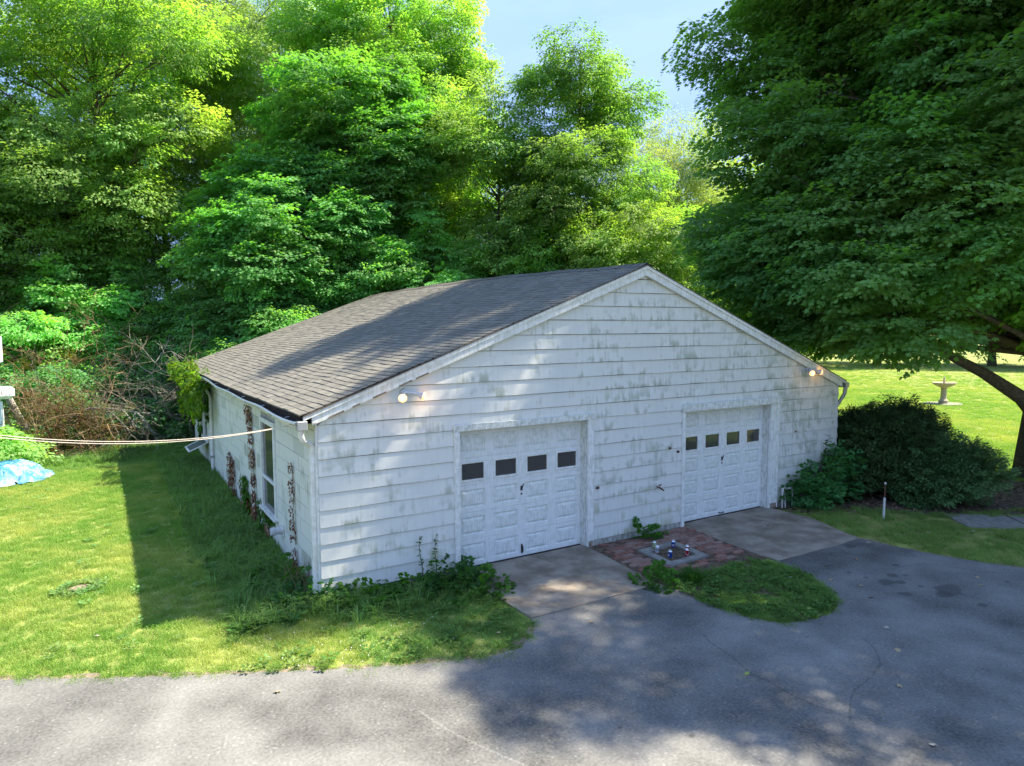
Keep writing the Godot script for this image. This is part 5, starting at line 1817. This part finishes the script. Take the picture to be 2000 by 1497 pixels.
	part("bracket", b.done(M.metal_white), o)
	# leaning logs
	for k in 2:
		o = thing("leaning_log", ["pale barked log leaning against the white pole", "thin pole-like branch leaning beside the pale log"][k], "log", Vector3(-3.95 - k * 0.28, 0, -14.6))
		b = Build.new()
		var q := [Vector3(0, -0.02, 0), Vector3(-0.28, 0.85, 0.1), Vector3(-0.62, 1.8, 0.25)]
		b.tube(q, [0.11, 0.1, 0.085] if k == 0 else [0.03, 0.028, 0.022], 9)
		part("trunk", b.done(M.log_bark), o)
		b = Build.new()
		b.tube([q[1], q[1] + Vector3(0.25, 0.22, 0.1)], [0.03 if k == 0 else 0.012, 0.01], 6)
		part("stub", b.done(M.log_bark), o)
	# tarpaulin heap
	var tm := mat("tarpaulin", Color.WHITE, 0.45)
	tm.uv1_triplanar = true
	tm.uv1_world_triplanar = true
	tm.uv1_scale = Vector3(0.45, 0.45, 0.45)
	tm.albedo_texture = noise_tex(0.012, [[0.38, lin(0.03, 0.15, 0.38)], [0.52, lin(0.09, 0.27, 0.5)], [0.62, lin(0.3, 0.42, 0.56)], [0.8, lin(0.52, 0.54, 0.58)]], 256, 5, 61)
	b = Build.new()
	var f1 := noise(0.9, 3, FastNoiseLite.TYPE_SIMPLEX_SMOOTH, 62)
	var f2 := noise(2.6, 3, FastNoiseLite.TYPE_SIMPLEX_SMOOTH, 63)
	var grid := []
	var nx := 44
	var nz := 34
	for j in nz + 1:
		var row := []
		for i in nx + 1:
			var u := float(i) / nx * 2.0 - 1.0
			var w := float(j) / nz * 2.0 - 1.0
			var r := sqrt(u * u * 0.9 + w * w * 0.9)
			var tall := 0.34 * smoothstep(1.0, 0.45, r + 0.16 * f1.get_noise_2d(u * 2.0, w * 2.0))
			var ridge := absf(f2.get_noise_2d(u * 1.4, w * 1.4))
			row.append(Vector3(u * 1.25 + 0.08 * f1.get_noise_2d(w * 4.0, u), tall + 0.11 * (0.35 - ridge) * smoothstep(1.05, 0.7, r) + 0.025, w * 1.35 + 0.08 * f2.get_noise_2d(u * 3.0, w)))
		grid.append(row)
	for j in nz:
		for i in nx:
			var u := (i + 0.5) / nx * 2.0 - 1.0
			var w := (j + 0.5) / nz * 2.0 - 1.0
			if sqrt(u * u + w * w) > 1.02 + 0.09 * f1.get_noise_2d(u * 5.0, w * 5.0):
				continue
			b.quad(grid[j + 1][i], grid[j + 1][i + 1], grid[j][i + 1], grid[j][i])
	var tp := part("tarpaulin", b.done(tm), self, Transform3D(Basis(Vector3.UP, 0.5), Vector3(-4.75, 0, -11.7)))
	tag(tp, "crumpled faded blue and white tarpaulin lying at the lawn edge", "tarpaulin")
	o = thing("timber_plank", "weathered timber beam end lying in front of the blue tarpaulin", "timber", Vector3(-4.62, 0.0, -10.0), 0.25)
	b = Build.new()
	b.box(Vector3(-0.35, 0.17, 0), Vector3(0.9, 0.1, 0.42), 0.02)
	part("board", b.done(M.timber), o)
	b = Build.new()
	b.tube([Vector3(-0.6, 0.06, 0.26), Vector3(0.1, 0.06, 0.22)], [0.06, 0.06], 10)
	part("rail", b.done(M.timber), o)


func twiggy(b: Build, p: Vector3, d: Vector3, l: float, r: float, depth: int) -> void:
	var path := [p]
	var radii := [r]
	var q := p
	var e := d
	for k in 4:
		e = (e + rdir() * 0.28 + Vector3(0, -0.06, 0)).normalized()
		q += e * l / 4.0
		q.y = maxf(q.y, 0.03)
		path.append(q)
		radii.append(r * (1.0 - 0.21 * (k + 1)))
		if depth > 0 and k > 0:
			for s in 2:
				twiggy(b, q, (e + rdir() * 0.9).normalized(), l * rnd(0.35, 0.6), r * 0.5, depth - 1)
	b.tube(path, radii, 5 if r > 0.012 else 3, false)


func build_brush() -> void:
	var o := thing("brush_pile", "heap of dead grey branches and twigs beside the garage's back corner", "brush pile", Vector3(-1.4, 0, -15.6))
	for i in 16:
		var b := Build.new()
		var p := Vector3(rnd(-1.6, 2.0), rnd(0.1, 1.7), rnd(-0.9, 0.9))
		twiggy(b, p, Vector3(rnd(-1, 1), rnd(-0.1, 0.5), rnd(-0.3, 0.6)).normalized(), rnd(1.4, 2.6), rnd(0.018, 0.04), 2)
		part("branch", b.done([M.bark_pale, M.bark, M.bark_pale, M.log_bark][i % 4]), o)
	var tw := Build.new()
	for i in 150:
		var p := Vector3(rnd(-2.0, 2.4), 0, rnd(-1.0, 1.2))
		p.y = rnd(0.0, 1.0) * (2.4 - absf(p.x) * 0.45)
		twiggy(tw, p, Vector3(rnd(-1, 1), rnd(-0.3, 0.7), rnd(-0.6, 0.8)).normalized(), rnd(0.7, 1.6), rnd(0.006, 0.014), 1)
	part("twigs", tw.done(M.bark_pale), o, Transform3D(), true)
	o = thing("brush_pile", "heap of reddish tan dead branches behind the blue tarpaulin", "brush pile", Vector3(-3.35, 0, -14.3))
	for i in 12:
		var b := Build.new()
		var p := Vector3(rnd(-0.9, 0.9), rnd(0.0, 0.5), rnd(-0.5, 0.7))
		twiggy(b, p, Vector3(rnd(-0.6, 0.6), rnd(0.5, 1.2), rnd(-0.3, 0.5)).normalized(), rnd(1.2, 2.0), rnd(0.014, 0.026), 2)
		part("branch", b.done([M.dead_twig, M.rust][i % 2] if i % 3 else M.dead_twig), o)
	tw = Build.new()
	for i in 90:
		var p := Vector3(rnd(-1.1, 1.2), rnd(0, 1.4), rnd(-0.6, 0.9))
		twiggy(tw, p, Vector3(rnd(-1, 1), rnd(-0.4, 0.8), rnd(-0.5, 0.8)).normalized(), rnd(0.5, 1.2), rnd(0.005, 0.011), 1)
	part("twigs", tw.done(M.dead_twig), o, Transform3D(), true)
	var w := []
	var c := []
	for i in 260:
		var p := Vector3(rnd(-1.3, 1.3), 0, rnd(-0.6, 0.9))
		p.y = rnd(0.1, 1.0) * (2.2 - absf(p.x) * 0.7)
		w.append(Transform3D(aim(rdir(), Vector3.UP, rnd(0.35, 0.7)), p))
		var g := rnd(0.10, 0.22)
		c.append(Color(g * 1.25, g * 0.85, g * 0.45) if rng.randf() < 0.75 else Color(g * 0.7, g, g * 0.2))
	scatter("dead_leaves", spray.fine_0, w, c, o)
	# bare dead shrubs standing in the undergrowth
	for k in 3:
		var at: Vector3 = [Vector3(-3.9, 0, -17.0), Vector3(-1.9, 0, -17.3), Vector3(0.4, 0, -16.3)][k]
		var s := thing("dead_shrub", ["tan dead shrub standing above the reddish brush heap", "half bare dead shrub behind the middle of the brush", "grey dead shrub leaning near the vine-grown gutter corner"][k], "dead shrub", at)
		var b := Build.new()
		for i in 7:
			twiggy(b, Vector3(rnd(-0.2, 0.2), 0.2, rnd(-0.2, 0.2)), Vector3(rnd(-0.7, 0.7), 1.0, rnd(-0.5, 0.7)).normalized(), rnd(2.2, 3.4), rnd(0.016, 0.03), 2)
		part("branches", b.done(M.dead_twig if k < 2 else M.bark_pale), s, Transform3D(), true)
		if k < 2:
			w = []
			c = []
			for i in 130:
				var p := Vector3(rnd(-1.0, 1.0), rnd(1.2, 3.0), rnd(-0.4, 0.9))
				w.append(Transform3D(aim(rdir(), Vector3.UP, rnd(0.3, 0.6)), p))
				var g := rnd(0.10, 0.2)
				c.append(Color(g * 1.2, g * 0.95, g * 0.4))
			scatter("dead_leaves", spray.fine_1, w, c, s)


func build_trees() -> void:
	var G := "trees and bushes behind the garage"
	var T := func(called: String, label: String, x: float, z: float, shells: Array, cl: float, each: int, kind: String, size: float, tint: Color, r: float, limbs := 5, grp := G, bark: Material = M.bark):
		var o := thing(called, label, "tree" if r > 0.07 else "bush", Vector3(x, 0, z), 0.0, grp)
		grow(o, shells, cl, int(each * 1.8), kind, size * 0.78, tint, r, limbs, bark, 0.55)
		return o
	# the big maple that shades the drive
	var big: Node3D = T.call("maple_tree", "big dark maple whose crown overhangs the garage corner and drive", 16.8, 1.6, [[Vector3(0, 12.7, 0), Vector3(4.9, 7.6, 6.2), 132], [Vector3(-1.5, 9.8, 6.0), Vector3(3.2, 3.2, 2.8), 34], [Vector3(-3.1, 8.8, -2.9), Vector3(3.4, 4.8, 3.2), 54], [Vector3(-4.2, 6.0, -3.4), Vector3(2.5, 2.3, 2.4), 24], [Vector3(-2.2, 5.75, 0.2), Vector3(4.4, 2.5, 5.4), 62], [Vector3(-4.2, 4.5, -1.6), Vector3(2.4, 0.9, 2.0), 16]], 1.2, 74, "maple", 1.0, Color(0.115, 0.205, 0.024), 0.42, 12, "")
	var limb := Build.new()
	limb.tube([Vector3(0.05, 1.3, 0.05), Vector3(-0.45, 1.95, -0.27), Vector3(-1.26, 2.55, -0.76), Vector3(-2.4, 3.2, -1.4), Vector3(-3.4, 4.4, -1.9)], [0.22, 0.17, 0.13, 0.09, 0.04], 9)
	part("limb", limb.done(M.bark), big)
	# the wood behind
	T.call("woodland_tree", "tall spreading tree with forked dark trunks behind the brush pile", -2.0, -22.4, [[Vector3(0, 12.2, 0), Vector3(4.6, 4.2, 4.2), 74], [Vector3(-1.5, 7.2, 1.0), Vector3(4.2, 2.6, 3.2), 34]], 1.15, 38, "broad", 1.15, Color(0.178, 0.260, 0.042), 0.34, 7)
	T.call("woodland_tree", "rounded leafy tree behind the white pole", -5.2, -23.0, [[Vector3(0, 7.0, 0), Vector3(3.2, 4.2, 3.0), 56]], 1.05, 36, "broad", 1.1, Color(0.157, 0.252, 0.042), 0.22, 4)
	T.call("woodland_tree", "lighter tree beyond the white pole at the wood's edge", -9.0, -23.3, [[Vector3(0, 8.5, 0), Vector3(3.6, 4.8, 3.2), 50]], 1.2, 32, "broad", 1.2, Color(0.148, 0.217, 0.040), 0.22, 3)
	T.call("willow_tree", "tall pale grey-green willow rising behind the forked tree", 3.1, -30.0, [[Vector3(0, 16.5, 0), Vector3(6.4, 6.5, 4.5), 96]], 1.45, 36, "fine", 1.5, Color(0.198, 0.250, 0.124), 0.4, 6, G, M.bark_pale)
	T.call("woodland_tree", "slim tree standing between the forked tree and the willow", 0.6, -25.5, [[Vector3(0, 10.6, 0), Vector3(2.8, 4.4, 2.6), 34]], 1.05, 34, "fine", 1.1, Color(0.178, 0.244, 0.058), 0.2, 4)
	T.call("young_maple", "bright young maple leafy to the ground behind the roof's back corner", 3.7, -17.4, [[Vector3(0, 6.6, 0), Vector3(2.7, 3.2, 2.2), 52], [Vector3(0.2, 3.4, 0.3), Vector3(2.8, 2.6, 1.6), 34]], 0.9, 40, "maple", 1.15, Color(0.104, 0.217, 0.033), 0.16, 4)
	T.call("young_maple", "taller young maple directly behind the shingled roof", 6.6, -18.2, [[Vector3(0, 9.6, 0), Vector3(2.9, 4.4, 2.4), 64], [Vector3(0, 4.8, 0.5), Vector3(3.2, 2.6, 1.8), 36]], 0.95, 40, "maple", 1.2, Color(0.121, 0.231, 0.035), 0.2, 5)
	T.call("woodland_tree", "tallest tree of the wood, its top above the roof's middle", 9.6, -21.5, [[Vector3(0, 14.0, 0), Vector3(3.9, 6.6, 3.4), 92], [Vector3(0, 6.5, 0), Vector3(3.8, 3.4, 2.6), 34]], 1.1, 38, "broad", 1.2, Color(0.178, 0.284, 0.048), 0.3, 6)
	T.call("willow_tree", "airy willow-like tree thinning out beside the open sky", 13.0, -24.5, [[Vector3(-0.6, 13.5, 0), Vector3(3.4, 6.3, 3.0), 54], [Vector3(0, 8, 0), Vector3(3.2, 3.5, 2.6), 24]], 1.15, 26, "fine", 1.3, Color(0.149, 0.201, 0.062), 0.24, 5, G, M.bark_pale)
	T.call("woodland_tree", "slender tree with upswept tips against the sky behind the gable", 15.0, -14.6, [[Vector3(-0.3, 9.2, 0), Vector3(3.1, 4.2, 2.4), 56], [Vector3(1.4, 13.6, 0), Vector3(1.0, 2.4, 0.9), 12], [Vector3(-0.8, 13.4, 0.2), Vector3(0.9, 2.2, 0.8), 10], [Vector3(0, 5.2, 0), Vector3(2.8, 2.6, 2.2), 30]], 0.9, 34, "broad", 1.0, Color(0.124, 0.201, 0.033), 0.17, 6)
	T.call("woodland_tree", "leafy tree of middle height behind the roof ridge", 12.0, -16.2, [[Vector3(0, 8.8, 0), Vector3(2.7, 4.5, 2.3), 66], [Vector3(0, 3.8, 0), Vector3(2.6, 2.2, 1.8), 22]], 0.95, 36, "broad", 1.05, Color(0.168, 0.252, 0.042), 0.17, 4)
	T.call("woodland_tree", "yellow-green bushy tree glowing behind the gable peak", 15.6, -11.2, [[Vector3(0, 5.6, 0), Vector3(2.2, 3.0, 2.0), 48], [Vector3(0.4, 2.8, 0), Vector3(2.6, 2.0, 2.0), 26]], 0.9, 36, "broad", 1.0, Color(0.156, 0.229, 0.030), 0.13, 4)
	T.call("woodland_tree", "yellow-green low tree between the gable and the big maple", 18.6, -11.6, [[Vector3(0, 4.6, 0), Vector3(2.4, 2.7, 2.0), 44]], 0.9, 36, "broad", 1.0, Color(0.150, 0.225, 0.030), 0.12, 3)
	T.call("distant_tree", "pale distant tree seen in the gap beside the big maple", 30.0, -24.5, [[Vector3(0, 10.5, 0), Vector3(3.6, 7.0, 3.4), 62]], 1.4, 26, "fine", 1.7, Color(0.192, 0.224, 0.078), 0.26, 4)
	T.call("distant_tree", "distant tree half hidden behind the big maple's edge", 37.0, -27.0, [[Vector3(0, 8.5, 0), Vector3(4.5, 7.0, 4.0), 56]], 1.6, 22, "far", 1.1, Color(0.209, 0.266, 0.057), 0.3, 4)
	# undergrowth
	var U := [["dark bush pressed behind the vine-grown gutter corner", 1.1, -17.6, 2.3, 2.6, 2.1, Color(0.127, 0.239, 0.053), "bush"], ["sunlit maple bush above the middle of the brush pile", -2.6, -19.9, 2.1, 3.3, 1.8, Color(0.197, 0.353, 0.053), "maple"], ["leafy bush beside the white box", -4.9, -18.6, 1.9, 2.3, 1.6, Color(0.184, 0.318, 0.053), "bush"], ["dark tall bush between brush pile and young maple", -0.2, -20.0, 2.0, 3.4, 1.6, Color(0.114, 0.227, 0.047), "bush"], ["low green bush growing through the brush pile", -1.6, -16.5, 2.1, 1.35, 1.1, Color(0.127, 0.260, 0.066), "bush"], ["low bush growing through the tan dead shrub", -3.7, -16.9, 1.3, 1.3, 1.0, Color(0.157, 0.295, 0.078), "bush"], ["bush peeping over the back edge of the roof", 2.9, -15.5, 2.0, 2.6, 1.2, Color(0.157, 0.306, 0.053), "bush"], ["shady bush at the roof's back edge under the young maples", 5.6, -15.6, 2.3, 3.6, 1.3, Color(0.140, 0.283, 0.053), "bush"], ["bush with light tips behind the roof beneath the tallest tree", 9.0, -15.7, 2.4, 4.1, 1.3, Color(0.184, 0.329, 0.053), "maple"], ["bush crowding behind the ridge near the gable", 12.6, -13.6, 2.3, 4.0, 1.4, Color(0.212, 0.362, 0.056), "bush"], ["light bush beside the garage's hidden side wall", 14.6, -8.6, 1.7, 2.4, 1.6, Color(0.208, 0.346, 0.050), "bush"], ["low weedy bush by the timber and tarpaulin", -5.3, -13.3, 0.9, 0.5, 0.7, Color(0.208, 0.346, 0.062), "bush"], ["bush filling the wood's edge beyond the white pole", -7.8, -18.5, 2.4, 2.6, 2.0, Color(0.125, 0.254, 0.042), "bush"]]
	for u in U:
		T.call("bush", u[0], u[1], u[2], [[Vector3(0, u[4] * 0.85, 0), Vector3(u[3], u[4], u[5]), int(20 + u[3] * u[4] * 5.0)]], 0.6, 34, u[7], 1.25 if u[7] == "bush" else 0.95, u[6], 0.06, 0)
	# the wood goes on behind, and a belt of trees closes the far lawn
	var far := [[-14, -34, 12.0], [-6.5, -36, 15.0], [9, -38, 17.0], [17.5, -36, 13.0], [25, -34, 9.0], [44, -38, 13.0], [52, -33, 12.0], [60, -28, 13.0], [66, -21, 12.0], [70, -13, 12.0], [73, -5, 12.0], [76, 4, 12.0], [48, -44, 15.0], [-19, -24, 11.0]]
	var where := ["behind the white pole", "behind the forked tree", "behind the young maples", "behind the airy willow", "in the dip beside the pale distant tree", "next to the pale distant tree", "seen through the big maple's upper crown", "seen through the big maple's middle crown", "beyond the bird bath to its left", "straight beyond the bird bath", "beyond the bird bath's lawn past the maple trunk", "at the far end of the sunlit lawn", "tallest of the belt beyond the lawn", "at the wood's end past the white pole"]
	for k in far.size():
		var q: Array = far[k]
		var h: float = q[2]
		T.call("distant_tree", "far tree " + where[k], q[0], q[1], [[Vector3(0, h * 0.55, 0), Vector3(h * 0.42, h * 0.46, h * 0.4), 46]], h * 0.12, 22, "far", 1.0, Color(0.174, 0.245, 0.046), 0.3, 2, "far trees closing the view")


func _ready() -> void:
	# ---- camera
	var cam := Camera3D.new()
	cam.name = "camera"
	var f := Vector3(0.51743, -0.08328, -0.85166)
	var r := Vector3(0.85461, 0, 0.51927)
	var u := r.cross(f)
	var roll := -0.002786
	cam.transform = Transform3D(Basis(r * cos(roll) + u * sin(roll), u * cos(roll) - r * sin(roll), -f), Vector3(-2.4047, 3.6814, 8.8491))
	cam.keep_aspect = Camera3D.KEEP_HEIGHT
	cam.fov = rad_to_deg(2.0 * atan(748.5 / 1334.06))
	cam.near = 0.1
	cam.far = 900.0
	add_child(cam)
	# ---- sky and exposure
	var env := Environment.new()
	var sky_m := ProceduralSkyMaterial.new()
	sky_m.sky_top_color = Color(0.424, 0.527, 0.708)
	sky_m.sky_horizon_color = Color(0.341, 0.428, 0.558)
	sky_m.sky_curve = 0.16
	sky_m.ground_bottom_color = Color(0.20, 0.24, 0.14)
	sky_m.ground_horizon_color = Color(0.45, 0.5, 0.42)
	sky_m.sky_energy_multiplier = 0.86
	var cl := noise(0.006, 5, FastNoiseLite.TYPE_SIMPLEX_SMOOTH, 5)
	cl.domain_warp_enabled = true
	var ci := cl.get_seamless_image(256, 512)
	ci.resize(1024, 512, Image.INTERPOLATE_CUBIC)
	ci.convert(Image.FORMAT_L8)
	var cd := ci.get_data()
	var cp := PackedByteArray()
	cp.resize(1024 * 512 * 4)
	for k in cd.size():
		cp[k * 4] = 255
		cp[k * 4 + 1] = 245
		cp[k * 4 + 2] = 248
		cp[k * 4 + 3] = int(clampf((cd[k] - 120.0) * 0.75, 0, 75))
	sky_m.sky_cover = ImageTexture.create_from_image(Image.create_from_data(1024, 512, false, Image.FORMAT_RGBA8, cp))
	sky_m.sky_cover_modulate = Color(1, 1, 1, 0.2)
	var sky := Sky.new()
	sky.sky_material = sky_m
	env.background_mode = Environment.BG_SKY
	env.sky = sky
	env.tonemap_mode = Environment.TONE_MAPPER_LINEAR
	env.tonemap_exposure = 4.75
	env.sdfgi_enabled = true
	env.ssao_enabled = true
	env.ssil_enabled = true
	var we := WorldEnvironment.new()
	we.name = "surroundings"
	we.environment = env
	add_child(we)
	# ---- sun
	var sun := DirectionalLight3D.new()
	sun.name = "sun"
	sun.light_color = Color(1.0, 0.95, 0.86)
	sun.light_energy = 1.12
	sun.light_angular_distance = 0.55
	sun.shadow_enabled = true
	sun.transform = Transform3D(Basis.looking_at(-TO_SUN.normalized(), Vector3.UP), Vector3(0, 30, 0))
	add_child(sun)

	rng.seed = 20240611
	make_materials()
	make_sprays()
	build_ground()
	build_garage()
	build_trees()
	build_brush()
	build_patio()
	build_grass()
	build_vines()
	build_weeds()
	build_lamps()
	build_objects()
